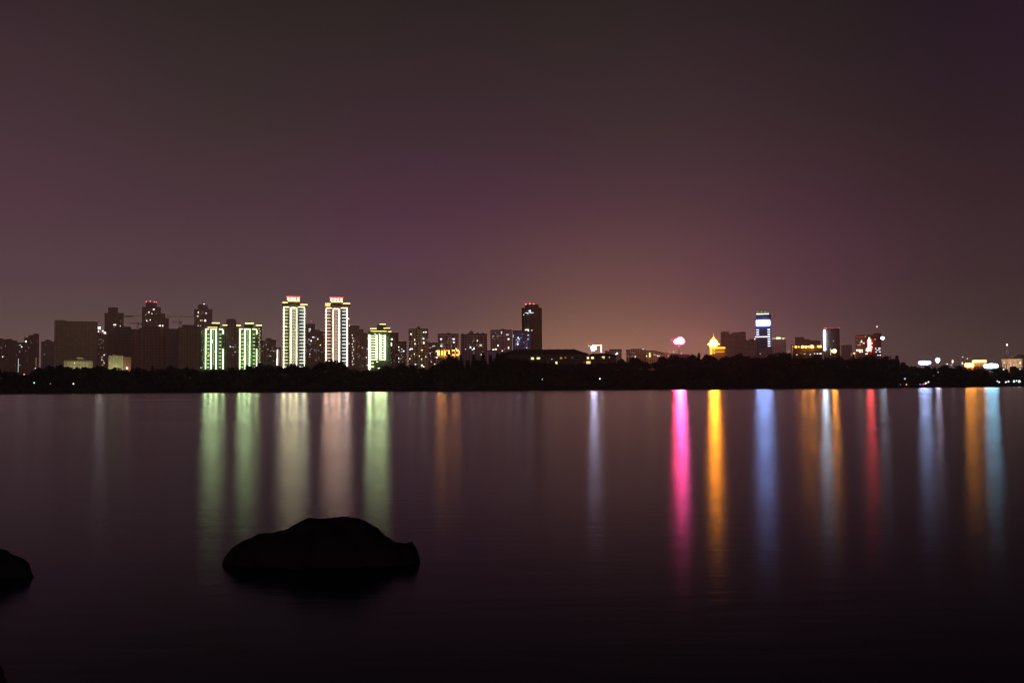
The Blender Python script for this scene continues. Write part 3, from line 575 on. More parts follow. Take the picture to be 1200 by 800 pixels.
b.win((761.6, 416, 1, 4.6, (1, .9, .2), 3), (757.8, 417.4, 1.4, 1.2, W_, 2.5), (767, 415.7, 2.4, .8, Y_, 1.4), (771, 417.2, 1.2, 1.2, W_, 3), (773, 417.2, 1, 1, W_, 2)).dim(8, 758, 782, 414, 418, .6, 32)
b = Bld('low_block', 'faint brown low block under the pink light with dim lit windows', 783, 808, 414, 1900, OL).block(783, 794, 415.2, False).block(794, 808, 416, False).done()
b.win((783.6, 417.2, 1.6, 1, W_, 1.5), (784.6, 411.8, .9, .9, W_, 1.6), (789.6, 412.2, 1.1, 1.8, W_, 2), (798.6, 414.2, 1.5, 1, W_, 2))

# ---- pink light
o, X, Z, k, kz = placed('light_mast', 'slender mast holding a dazzling pink and red light cluster', 'light mast', 795.5, 400, 1250)
f = MB()
for sx_ in (-1, 1):
    for sy_ in (-1, 1): f.bar((sx_*1.6, sy_*1.6, 0), (sx_*.6, sy_*.6, Z(402.5)), .18)
n_ = 9
for i in range(n_):
    z0, z1 = Z(402.5)*i/n_, Z(402.5)*(i+1)/n_; r0, r1 = 1.6-1.0*i/n_, 1.6-1.0*(i+1)/n_
    f.bar((-r0, -r0, z0), (r1, -r1, z1), .1).bar((r0, r0, z0), (-r1, r1, z1), .1).bar((-r0, r0, z0), (-r1, -r1, z1), .1).bar((r0, -r0, z0), (r1, r1, z1), .1)
f.build('lattice', M_steel, o)
MB().box(X(788.5), X(802), -.6, .6, Z(403.6), Z(402.9)).build('platform', M_steel, o)
MB().lathe([(1.4*kz, Z(402.4)), (2.5*kz, Z(400.8)), (2.5*kz, Z(399.2)), (1.3*kz, Z(397.6))], 12, (X(792.2), 0)).build('red_lamp', em((1, .03, .10), 200), o)
MB().lathe([(1.8*kz, Z(403)), (4.2*kz, Z(401.2)), (4.5*kz, Z(399.4)), (3.4*kz, Z(397)), (1.4*kz, Z(395.6))], 16, (X(797.2), -1.5)).build('pink_lamp', em((1, .085, .34), 190), o)

rg = MB()                                                     # made-up ring of dim lamps, added round the cluster as its pink halo
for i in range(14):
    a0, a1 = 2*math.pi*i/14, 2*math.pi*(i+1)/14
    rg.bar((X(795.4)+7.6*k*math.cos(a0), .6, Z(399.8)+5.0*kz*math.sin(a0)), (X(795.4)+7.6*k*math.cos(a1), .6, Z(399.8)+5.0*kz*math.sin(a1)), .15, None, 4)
rg.build('halo_frame', M_steel, o)
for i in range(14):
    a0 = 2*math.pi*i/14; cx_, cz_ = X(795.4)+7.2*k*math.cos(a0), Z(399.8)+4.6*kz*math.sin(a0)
    MB().lathe([(.4, cz_-1.0), (1.0, cz_-.4), (1.0, cz_+.4), (.4, cz_+1.0)], 8, (cx_, 0)).build('halo_lamp', em((1, .08, .30) if math.cos(a0) > -.2 else (1, .05, .12), 1.1), o)

# ---- gold pagoda tower
b = Bld('gold_tower', 'dazzling gold lit tower with tiered roof and spire above a lower gold banded wing', 830.5, 850.5, 402, 1500, (.55, .42, .14), 14, dark=.5)
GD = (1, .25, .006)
X, Z = b.X, b.Z
MB().box(X(832.2), X(841), -7, 5, -1, Z(403.5)).build('tower_body', b.mat, b.o)
b.wall.box(X(841.1), X(850), -6, 8, -1, Z(407.6)); b.wall.build('wall', b.mat, b.o)
MB().box(X(841.1), X(850.3), -6.6, 8.4, Z(407.6), Z(407)).build('roof', M_gold, b.o)
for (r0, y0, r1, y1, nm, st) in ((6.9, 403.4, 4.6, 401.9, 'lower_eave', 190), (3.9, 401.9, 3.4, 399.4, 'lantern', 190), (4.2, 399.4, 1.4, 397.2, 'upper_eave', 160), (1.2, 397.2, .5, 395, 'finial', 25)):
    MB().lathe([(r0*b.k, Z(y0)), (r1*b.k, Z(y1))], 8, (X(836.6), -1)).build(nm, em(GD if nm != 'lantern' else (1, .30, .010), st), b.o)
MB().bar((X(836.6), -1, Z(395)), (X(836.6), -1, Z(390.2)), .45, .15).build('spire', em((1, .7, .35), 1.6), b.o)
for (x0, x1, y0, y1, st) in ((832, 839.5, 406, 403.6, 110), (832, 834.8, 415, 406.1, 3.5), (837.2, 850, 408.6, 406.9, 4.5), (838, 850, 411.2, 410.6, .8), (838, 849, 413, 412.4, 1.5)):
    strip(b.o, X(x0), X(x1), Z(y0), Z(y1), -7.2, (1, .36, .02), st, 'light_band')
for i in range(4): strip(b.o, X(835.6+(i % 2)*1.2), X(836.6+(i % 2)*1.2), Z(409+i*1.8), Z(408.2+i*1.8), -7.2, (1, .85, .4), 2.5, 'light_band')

# ---- dim blocks and the blue screen tower
b = Bld('hazy_block', 'dim brown high block with two stub roof towers right of the gold tower', 845, 874.5, 389, 2600, BR).block(845, 855, 389.3).block(855, 858, 392).block(858, 874.5, 390).room(848, 851.5, 388.2, 389.3).room(868, 873, 389, 390).done()
b = Bld('hazy_block', 'dim brown middle block left of the tower with the blue white screen', 873, 890, 398, 2500, BR).block(873, 878, 399).block(878, 890, 397.8).done()
b = Bld('hazy_block', 'low dim brown block in front of the tower with the blue white screen', 890, 912, 407, 2200, DK).block(890, 900, 408.5).block(900, 912, 406.7).done()
b.win((891, 414.5, 1.2, 1.2, C_, 1.5), (902, 415.6, 1, 1, C_, 1.5))
b = Bld('screen_tower', 'dark blue tower with a glaring white screen and a comb of roof lights', 886.8, 904.5, 369, 2300, (.10, .10, .20), 22, dark=.5).block(886.8, 904.5, 369.3, False).block(888.5, 902.8, 365, False).done()
yf = b.yf
strip(b.o, b.X(887), b.X(903), b.Z(381.6), b.Z(375.6), yf, (.30, .45, 1), 30, 'screen'); strip(b.o, b.X(887), b.X(903), b.Z(382.8), b.Z(381.65), yf, (.08, .30, 1), 1.6, 'screen_border')
strip(b.o, b.X(904), b.X(904.5), b.Z(382), b.Z(376), yf, (.4, .5, 1), .4, 'edge_light')
strip(b.o, b.X(887.4), b.X(902), b.Z(368.6), b.Z(367.8), yf-.3, (.95, 1, .8), 3, 'comb_light')
for i in range(9):
    q = 888.6+i*1.6; strip(b.o, b.X(q)-.22*b.k, b.X(q)+.22*b.k, b.Z(367.7), b.Z(364.4+(i*5 % 3)*.6), yf-.3, (.7, .85, .4), .9, 'comb_light')
for i in range(4): strip(b.o, b.X(887), b.X(890), b.Z(387.3+i*2.7), b.Z(386+i*2.7), yf, (.62, .66, 1), 2.2, 'window_band')
for i in range(8): strip(b.o, b.X(900), b.X(903), b.Z(387.1+i*2.75), b.Z(385.9+i*2.75), yf, (.68, .72, 1), 2.6, 'window_band')
strip(b.o, b.X(885.4), b.X(899.9), b.Z(395.2), b.Z(394.3), yf-.5, (1, .95, .8), 2.6, 'light_band')
strip(b.o, b.X(884.4), b.X(885.6), b.Z(397.8), b.Z(396.8), yf-.5, (1, .9, .9), 2.6, 'light_band')
b.beacon((894.5, 355.6), st=.8, r=.4, base=365)
b = Bld(OT, 'pale mauve block with a yellow green lit top edge right of the screen tower', 905.3, 921.5, 395, 2000, (.42, .30, .36), 18, dark=.5).block(905.3, 921.5, 395.6, False).done()
strip(b.o, b.X(905.6), b.X(921), b.Z(397.4), b.Z(395.6), b.yf, (.75, .62, .22), .7, 'light_band'); strip(b.o, b.X(910), b.X(915), b.Z(397.2), b.Z(395.3), b.yf-.6, (.9, 1, .6), 2.2, 'light_band'); strip(b.o, b.X(917.5), b.X(919), b.Z(397.4), b.Z(396.4), b.yf-.6, (1, .8, .7), 1.8, 'light_band')
b = Bld(OT, 'faint pink lit block behind the row of orange roof lights', 932, 943, 395.5, 2200, (.50, .28, .28), 18, dark=.6).block(932, 943, 395.7, False).done()
b = Bld(OT, 'faint grey pink block behind the right end of the orange roof lights', 943, 962, 397, 2700, (.30, .20, .20), 18).block(943, 950, 398, False).block(950, 962, 399.5, False).done()
b = Bld('market_hall', 'long dark hall edged with a row of glowing orange roof lights', 929.5, 964, 407.5, 1500, (.05, .04, .035), 18, dark=.5).block(929.5, 964, 407.8, False).done()
for (q, w_, st) in ((933, 2, 5), (936.3, 1.5, 1.5), (941, 3.4, 12), (945, 2.2, 9), (951.6, 4.4, 14), (948, 1.4, 3), (959, 2, 5), (961.4, 2.4, 8)):
    hh = 1.1+w_*.35; p_ = MB().bar((b.X(q), -10.5, b.Z(408)), (b.X(q), -10.5, b.Z(406.4)), .25).build('lamp_post', M_steel, b.o)
    MB().lathe([(w_*.3*b.k, b.Z(406.4+hh/2)), (w_*.5*b.k, b.Z(406.4+hh*.15)), (w_*.45*b.k, b.Z(406.4-hh*.3)), (w_*.2*b.k, b.Z(406.4-hh/2))], 10, (b.X(q), -10.5)).build('lamp', em((1, .34, .03), st*4.2), p_)
b.win((934, 415.5, 1.4, 1.2, W_, 2), (943, 414.7, 2.6, .8, C_, 1.2), (949.5, 415.5, 1, 1.2), (954.6, 414.6, 1.4, 1.4, W_, 2), (958, 414.7, 2, 1.2, C_, 2.5), (961.5, 414.7, 3, 1.2, W_, 3), (938.5, 413.6, 1.4, .8, O_, .8))
b = Bld('stair_tower', 'slim block with orange windows at the left end of the orange lamp row', 927, 931, 404.5, 1700, BR, 8).block(927, 930.6, 404.7, False).done()
b.win((929, 406, 1.6, 1.6, O_, 1.6), (928.8, 409.5, 1.2, 1.2, O_, 1.2), (928.6, 412.5, 1.2, 1, O_, 1), (926.8, 415.5, 1.4, 2, W_, 2), (924.6, 412, 1, 1, W_, 1.2))
b = Bld('neon_tower', 'dim tower with one tall white blue neon edge and red lamps along its roof', 965, 985, 386, 1800, (.11, .075, .075), 20).block(968.5, 984.5, 386, False).block(965.2, 968.5, 388, False).done()
strip(b.o, b.X(965.6), b.X(967.9), b.Z(410.4), b.Z(387), b.yf-.6, (.72, .88, 1), 26, 'neon_edge')
b.beacon((967, 384.6), (969, 384.4), st=4, r=.55, base=387); b.beacon((973.6, 384.4), (976.6, 384.2), st=2.2, r=.4, base=387); b.beacon((983.6, 384.2), st=4, r=.5, base=387)
b.win((977, 399.8, 1.6, 1.4, C_, .8), (973.6, 412, .8, 8, W_, .8)).dim(8, 969, 984, 390, 414, .3, 41)
o, X, Z, k, kz = placed('street_lamp', 'glowing orange lamp in front of the tower with the neon edge', 'street lamp', 977.5, 411, 1300, 'separate bright lamps on the far side')
MB().bar((0, 0, 0), (0, 0, Z(412)), .25).build('post', M_steel, o); MB().lathe([(.8*kz, Z(413)), (2.6*kz, Z(411.8)), (2.8*kz, Z(410.6)), (1*kz, Z(409.4))], 12).build('lamp_head', em((1, .34, .035), 90), o)
b = Bld('hazy_block', 'dim square block right of the tower with the neon edge', 986, 998.5, 404.5, 2500, BR).block(986, 998.5, 404.8, False).done()
b = Bld('gable_house', 'small pink lit gabled house at the foot of the orange lit office tower', 996.5, 1004, 413, 1350, (.55, .36, .26), 10, dark=.6)
b.wall.box(b.X(997), b.X(1003.6), -5, 5, -1, b.Z(413.2)); b.wall.build('wall', b.mat, b.o)
a, c_, z0, z1 = b.X(996.4), b.X(1004.2), b.Z(413.2), b.Z(410.6)
m = MB(); m.v = [(a, -5.6, z0), (c_, -5.6, z0), ((a+c_)/2, -5.6, z1), (a, 5.6, z0), (c_, 5.6, z0), ((a+c_)/2, 5.6, z1)]; m.f = [(0, 1, 2), (5, 4, 3), (0, 2, 5, 3), (2, 1, 4, 5), (1, 0, 3, 4)]
m.build('roof', principled('pink_tiles', (.5, .25, .2)), b.o)
b.win((1001.2, 414, 2.6, 2, (1, .75, .45), 1.8), (1000.5, 416, 3.6, 1.6, (1, .5, .35), .6), (997.4, 415.5, .8, 2, (1, .7, .6), .6))
b = Bld(OT, 'dull orange brown office tower with bright rows of lit windows', 1003, 1016, 393.5, 1600, (.45, .20, .13), 18, cw=4, ch=3.4).block(1003, 1016, 393.7, False).done()
b.win((1010, 400.6, 2.2, 1.3, W_, 3), (1012.5, 402.4, 2.6, 1.1, C_, 2.5), (1008.3, 402.4, 1.2, .9, Y_, 1.5), (1006, 404.5, 2, .8, (1, .6, .5), 1.4), (1008.4, 404.5, 1, 1, W_, 1.6), (1006.4, 410.4, 5, 1.2, W_, 4.5), (1010, 410.3, 2.4, 1.3, (1, .85, .6), 4), (1008, 412.5, 2.2, 1.3, W_, 4), (1010.7, 412.4, 1.4, 1.2, C_, 4), (1010.4, 398.6, 1.2, .8, W_, 1.2), (1005, 398.7, 2.6, .6, (1, .5, .4), .6), (1016.2, 394.4, 2.6, 1.2, W_, 4))
strip(b.o, b.X(1003.4), b.X(1015.6), b.Z(395.4), b.Z(394.9), b.yf, (1, .3, .12), .35, 'light_band')
b = Bld(OT, 'black tower with a red neon glow and a stacked white neon column', 1015.5, 1033, 391.5, 1500, (.10, .05, .05), 20, dark=.3).block(1015.5, 1024, 393.4, False, .0).block(1024, 1033, 391.6, False).done()
strip(b.o, b.X(1016), b.X(1021.8), b.Z(415), b.Z(396.5), b.yf+1.0, (1, .06, .03), .22, 'red_glow_sheet', .25)  # glowing sheet put in for the neon's red light on the wall
for i in range(8):
    y = 396.5+i*2.0; strip(b.o, b.X(1018.2), b.X(1020.2), b.Z(y+.8), b.Z(y-.6), b.yf-.2, [(.6, 1, .75), (1, .9, .6), (1, .85, .85), (1, .8, .6), (1, .55, .8), (1, .9, .7), (1, .5, .6), (1, .6, .8)][i], 3.4, 'neon_character')
strip(b.o, b.X(1018.2), b.X(1020.4), b.Z(395.9), b.Z(395.3), b.yf-.2, (.1, 1, .15), 1.4, 'green_light')
strip(b.o, b.X(1020.4), b.X(1021.3), b.Z(412), b.Z(398), b.yf-.2, (1, .03, .03), 55, 'red_neon'); strip(b.o, b.X(1017.2), b.X(1018), b.Z(412), b.Z(398), b.yf-.2, (1, .03, .03), 55, 'red_neon')
b.win((1022.3, 402.4, 2, 1.1, W_, 3), (1022, 406.6, 2, 1.1, W_, 3), (1016.2, 408.5, 2.6, 1.3, W_, 4), (1016, 410.6, 3.4, 1.2, W_, 4), (1015.6, 414.6, 2.6, 1.4, W_, 4), (1017, 412.5, 2, .9, Y_, 1.6), (1022, 408.5, 1.6, 1, (1, .6, .5), 2.5), (1026.6, 408.5, 1.3, 1.3, W_, 3), (1030.8, 408.5, 3.4, 1.1, C_, 2.6), (1029.5, 410.5, 4.6, .9, C_, 1),
      (1027, 412.6, 2.2, 1.1, C_, 2), (1031.3, 412.6, 2.2, 1.1, C_, 2.4), (1029, 416.5, 1.8, 1.3, C_, 1.8), (1031.6, 416.5, 1.3, 1.3, W_, 3), (1026, 397.8, 1.8, 1.6, C_, .6))
b.beacon((1028.6, 382.8), col=(1, .45, .4), st=1.8, r=.9, base=392)
o, X, Z, k, kz = placed('street_lamp', 'bluish white lamp on a tall pole at the right edge of the black neon tower', 'street lamp', 1034.2, 396, 1300, 'separate bright lamps on the far side')
MB().bar((0, 0, 0), (0, 0, Z(397)), .35, .2).build('post', M_steel, o); MB().lathe([(.6*kz, Z(397.8)), (1.9*kz, Z(396.6)), (2*kz, Z(395.4)), (.8*kz, Z(394.4))], 12).build('lamp_head', em((.7, .85, 1), 18), o)

# ---- right-hand shore lights
def flood(px, py, w_, h_, n, col, st, label, D=1180):
    o, X, Z, k, kz = placed('floodlight_bank', label, 'floodlights', px, py, D, 'floodlight banks on the right shore')
    MB().bar((X(px-w_*.3), 0, 0), (X(px-w_*.3), 0, Z(py)), .3).bar((X(px+w_*.3), 0, 0), (X(px+w_*.3), 0, Z(py)), .3).build('post', M_steel, o)
    MB().box(X(px-w_/2), X(px+w_/2), .3, .6, Z(py+h_*.5), Z(py-h_*.5)).build('frame', M_steel, o)
    for i in range(n):
        t = (i+.5)/n*2-1; hh = h_*math.sqrt(max(.08, 1-t*t*.98)); cx_ = px+t*w_/2; r_ = w_/n*.56
        MB().lathe([(r_*.6*k, Z(py+hh/2)), (r_*k, Z(py+hh*.3)), (r_*k, Z(py-hh*.3)), (r_*.6*k, Z(py-hh/2))], 10, (X(cx_), -.8)).build('lamp', em(col, st), o)
flood(1083.5, 425, 14, 4.6, 6, (.45, .60, 1), 42, 'bank of bluish white floodlights, left of the two floodlight banks on the right shore')
flood(1161.3, 428.7, 16.5, 5.4, 7, (.38, .78, 1), 42, 'bank of cyan white floodlights between the orange hall and the columned station')
o, X, Z, k, kz = placed('street_lamp', 'pinkish white star bright lamp right of the left floodlight bank', 'street lamp', 1098.8, 422, 1180, 'separate bright lamps on the far side')
MB().bar((0, 0, 0), (0, 0, Z(422)), .25).build('post', M_steel, o); MB().lathe([(.8*kz, Z(424)), (2.2*kz, Z(422.6)), (2.3*kz, Z(420.8)), (1*kz, Z(419.4))], 12).build('lamp_head', em((.8, .76, 1), 25), o)
MB().box(-1.2*k, 1.2*k, -.4, .4, Z(425.6), Z(424.2)).build('lower_lamp', em((1, .6, .35), 3), o)
b = Bld('small_house', 'small pale house with a bright vertical light left of the orange lit hall', 1110, 1119, 424, 1250, (.4, .32, .34), 9).block(1112, 1118, 424.5, False).done()
b.win((1116.2, 423.5, 1.8, 3.6, W_, 4), (1109.8, 426.4, 1.6, 1.4, C_, 3), (1114.5, 428, 2, 1, W_, 1))
b = Bld('lit_hall', 'round cornered hall with a blazing orange white roof band left of the cyan floodlights', 1138, 1156, 423, 1220, (.45, .26, .12), 16, dark=.5)
b.wall.box(b.X(1140), b.X(1155), -8, 8, -1, b.Z(425)); b.wall.build('wall', b.mat, b.o)
MB().box(b.X(1139), b.X(1156), -9, 9, b.Z(425), b.Z(422.2)).build('roof', M_gold, b.o)
strip(b.o, b.X(1139.4), b.X(1155.6), b.Z(424.6), b.Z(422.4), -9, (1, .38, .05), 26, 'light_band')
for i in range(9): strip(b.o, b.X(1141+i*1.6), b.X(1141.9+i*1.6), b.Z(429), b.Z(426), -8, (1, .5, .14), .8, 'lit_column')
MB().bar((b.X(1146.6), 0, b.Z(422.2)), (b.X(1146.6), 0, b.Z(418.4)), .2).build('flagpole', M_steel, b.o)
b = Bld('lit_kiosk', 'low flat building glowing solid orange left of the hall with the blazing roof band', 1130, 1141, 426, 1200, (.45, .26, .12), 10, dark=.5)
b.wall.box(b.X(1131), b.X(1141), -5, 5, -1, b.Z(426)); b.wall.build('wall', b.mat, b.o); MB().box(b.X(1130.4), b.X(1141.6), -5.6, 5.6, b.Z(426), b.Z(425.4)).build('roof', M_roof, b.o)
for i in range(5): MB().lathe([(.7*b.k, b.Z(429.6)), (1.15*b.k, b.Z(428.6)), (1.15*b.k, b.Z(426.8)), (.7*b.k, b.Z(425.9))], 10, (b.X(1131.7+i*2), -6)).build('orange_lamp', em((1, .34, .035), 55), b.o)
b.win((1127.4, 425.6, 1, 3.2, (1, .85, .8), 3.5), (1129.4, 426, 1.2, 1.2, O_, 3))
for (x, y, cc, lb) in ((1128.2, 418.2, (1, .6, .5), 'faint pink lamp on a pole above the low orange glowing building'), (1133.6, 420, (1, .8, .7), 'very faint lamp on a pole left of the hall with the orange roof band')):
    o, X, Z, k, kz = placed('pole_lamp', lb, 'pole lamp', x, y, 1240, 'separate bright lamps on the far side')
    MB().bar((0, 0, 0), (0, 0, Z(y)), .2, .12).build('post', M_steel, o); MB().lathe([(.4, Z(y)-.7), (.7, Z(y)), (.3, Z(y)+.7)], 8).build('lamp_head', em(cc, 1.3), o)
# columned station building with a mast
b = Bld('station_building', 'warm lit columned building with a roof lantern and tall mast near the right edge', 1173, 1198, 421, 1250, (.60, .46, .34), 16, dark=.9)
b.wall.box(b.X(1173.6), b.X(1197.4), -5, 8, -1, b.Z(423)); b.wall.build('wall', b.mat, b.o)
M_st = principled('pale_stone', (.62, .48, .36))
MB().box(b.X(1173), b.X(1198), -8.4, 8.4, b.Z(423), b.Z(421)).box(b.X(1172.6), b.X(1198.4), -8.8, 8.6, b.Z(421), b.Z(420.6)).build('roof', M_st, b.o)
for i in range(13):
    q = b.X(1174.2+i*1.9); MB().lathe([(.85, -1), (.75, 3), (.65, b.Z(423.6)), (1, b.Z(423))], 8, (q, -7.2)).build('column', M_st, b.o)
MB().box(b.X(1177), b.X(1184.2), -5, 2, b.Z(420.6), b.Z(418.4)).box(b.X(1176.6), b.X(1184.6), -5.4, 2.4, b.Z(418.4), b.Z(417.8)).build('roof_lantern', M_st, b.o)
m = MB()
for (sx_, sy_) in ((-1, -1), (1, -1), (1, 1), (-1, 1)): m.bar((b.X(1180.6)+sx_*1.3, -1+sy_*1.3, b.Z(417.8)), (b.X(1180.6)+sx_*.25, -1+sy_*.25, b.Z(404.5)), .16)
m.box(b.X(1178.6), b.X(1182.6), -2.4, .4, b.Z(413), b.Z(411.8)); mo = m.build('mast', M_st, b.o)
MB().lathe([(.5, b.Z(405)), (.95*b.k, b.Z(404.2)), (.95*b.k, b.Z(403.4)), (.4, b.Z(402.6))], 10, (b.X(1180.6), -1)).build('mast_lamp', em((1, .72, .66), 3.2), mo)
b.yf = -8.6; b.win((1176.6, 425, 1.4, 1.2, W_, 3), (1195.3, 425.3, 1.6, 3, (1, .8, .4), 2.5), (1183.4, 425.2, .9, 1.2, W_, 1.5), (1186.3, 418.4, 1.4, .8, (1, .8, .7), 1.2)); station = b
b = Bld('hazy_block', 'dim grey violet block on the skyline at the right edge of the view', 1184, 1215, 416, 2400, (.28, .24, .30)).block(1184, 1192, 419, False).block(1192, 1215, 416.2, False).done()
b.dim(6, 1193, 1210, 418, 428, .5, 51)

# ---- small lamps along the far waterline
def shore_lamp(px, py, col, st, size, label, D=1021.0):
    o, X, Z, k, kz = placed('shore_lamp', label, 'shore lamp', px, py, D, 'small lamps along the far waterline')
    z = Z(py); r = size*.5*kz
    MB().bar((0, 0, -1.2), (0, 0, z-r*.3), .1, .07).build('post', M_steel, o)
    MB().lathe([(r*.5, z-r), (r, z-r*.3), (r*.9, z+r*.4), (r*.3, z+r)], 10).build('lamp_head', em(col, st), o)
SL = [(40, 448.3, (.3, 1, .5), 1.6, 1.8, 'green tinted lamp low on the dark wooded hill at far left'), (59, 449.4, W_, .25, 1.4, 'very dim lamp between the green lamp and a brighter white one at left'),
 (86, 449.5, W_, 2, 1.6, 'small white lamp low on the wooded hill below the slab block'), (635.5, 444.2, C_, .9, 1.3, 'small cool white lamp below the windows of the long dark building'),
 (703, 443.6, C_, 2, 1.7, 'small cool white lamp on the shore below the lit gantry'), (1055.5, 451, (.6, .2, 1), .9, 2.2, 'purple lamp at the waterline left of the orange one'),
 (1062.5, 450.6, O_, 1.6, 2.2, 'orange lamp at the waterline between purple and pink lamps'), (1060.4, 443.6, (.5, .65, 1), 1.4, 1.8, 'blue lamp higher up the bank above the purple and orange waterline lamps'),
 (1078, 450.4, (1, .15, .6), 1.2, 1.8, 'pink lamp, left one of the pink pair at the waterline'), (1082, 450.3, (1, .15, .6), 1.4, 2, 'pink lamp, right one of the pink pair at the waterline'), (1084.8, 448.8, W_, 3, 1.8, 'white lamp just above the pink pair at the waterline'),
 (1088, 447.4, W_, 2.4, 1.6, 'white lamp highest and rightmost above the pink pair'), (1099.3, 436, C_, .6, 1.3, 'faint lamp in the trees below the star bright lamp'), (1168.8, 446.4, C_, 1.6, 1.5, 'cool lamp leftmost of the row below the columned building'),
 (1171, 447.6, C_, 2, 1.6, 'cool lamp second of the row below the columned building'), (1178.8, 447.5, C_, 2.6, 1.8, 'cool lamp third of the row below the columned building'), (1181.8, 446.7, C_, 2.8, 1.8, 'cool lamp fourth of the row below the columned building'),
 (1188.3, 446.6, C_, 4, 2.2, 'bright lamp fifth of the row below the columned building'), (1191.3, 445.9, C_, 2, 1.4, 'small lamp sixth of the row below the columned building'), (1194.4, 446.7, C_, 4.5, 2.4, 'brightest lamp at the right end of the row below the columned building'),
 (1176, 432.6, C_, 1.6, 1.6, 'small greenish lamp in the trees at the foot of the columned building'), (1195.3, 432.4, C_, 1, 1.3, 'dim lamp in the trees below the right end of the columned building')]
for s_ in SL: shore_lamp(*s_)

# ---- cranes
def crane(x, ytop, xl, xr, yj, D, label, ybase=388):
    o, X, Z, k, kz = placed('tower_crane', label, 'crane', x, yj, D, 'tower cranes over the unfinished blocks')
    m = MB(); zt = Z(yj); r = 1.0
    for sx_ in (-r, r):
        for sy_ in (-r, r): m.bar((sx_, sy_, 0), (sx_, sy_, zt), .22, None, 4)
    z = Z(400)
    while z < zt-2: m.bar((-r, -r, z), (r, -r, z+2), .13, None, 4).bar((r, r, z), (-r, r, z+2), .13, None, 4); z += 2
    m.build('mast', M_crane, o)
    j = MB(); a, c_ = X(xl), X(xr)
    for yy, zz in ((-.7, zt), (.7, zt), (0, zt+1.5)): j.bar((a, yy, zz), (c_, yy, zz), .24, None, 4)
    n = int((c_-a)/3)
    for i in range(n):
        p = a+(c_-a)*i/n; q = a+(c_-a)*(i+.5)/n; s_ = a+(c_-a)*(i+1)/n
        j.bar((p, -.7, zt), (q, 0, zt+1.5), .13, None, 4).bar((q, 0, zt+1.5), (s_, -.7, zt), .13, None, 4)
    j.build('jib', M_crane, o)
    MB().bar((0, 0, zt), (0, 0, Z(ytop)), .7, .2, 4).bar((0, 0, Z(ytop)), (a*.75, 0, zt+1.5), .1, None, 4).bar((0, 0, Z(ytop)), (c_*.75, 0, zt+1.5), .1, None, 4).build('apex', M_crane, o)
    e = a if abs(a) < abs(c_) else c_
    MB().box(min(e, e*.75), max(e, e*.75), -1, 1, zt-2.4, zt-.3).build('counterweight', M_roof, o)
    MB().box(.9, 2.6, -1.2, .8, zt-2.6, zt-.4).build('cab', M_crane, o)
crane(161, 376, 152, 166, 379, 1680, 'small tower crane with a short jib left of the tower with red roof lights')
crane(210.5, 373.5, 202, 213.5, 377.8, 1750, 'tower crane with a drooping left hook between the two dark brown towers')
crane(186, 367, 146, 231, 370.6, 2500, 'faint long red tower crane jib stretching behind the tower with red roof lights')

# ---- lamps that wash the cream houses and the station front
def wash(name, loc, target, power, col, size=4, par=None):
    l = bpy.data.lights.new(name, 'SPOT'); l.energy = power; l.color = col; l.spot_size = R(100); l.spot_blend = .8; l.shadow_soft_size = 1.0
    o = bpy.data.objects.new(name, l); COL.objects.link(o); o.location = loc; d = Vector(target)-Vector(loc); o.rotation_euler = d.to_track_quat('-Z', 'Y').to_euler()
    o.parent = par
    return o
wash('wash_lamp', (0, -28, 18), (0, 0, lowhouse.Z(424)), 14000, (1, .92, .55), par=lowhouse.o)
wash('wash_lamp', (-4, -26, 24), (0, 0, boxhouse.Z(424)), 11000, (1, .95, .60), par=boxhouse.o)
wash('wash_lamp', (0, -24, 12), (0, 0, station.Z(424)), 30000, (1, .72, .50), par=station.o)

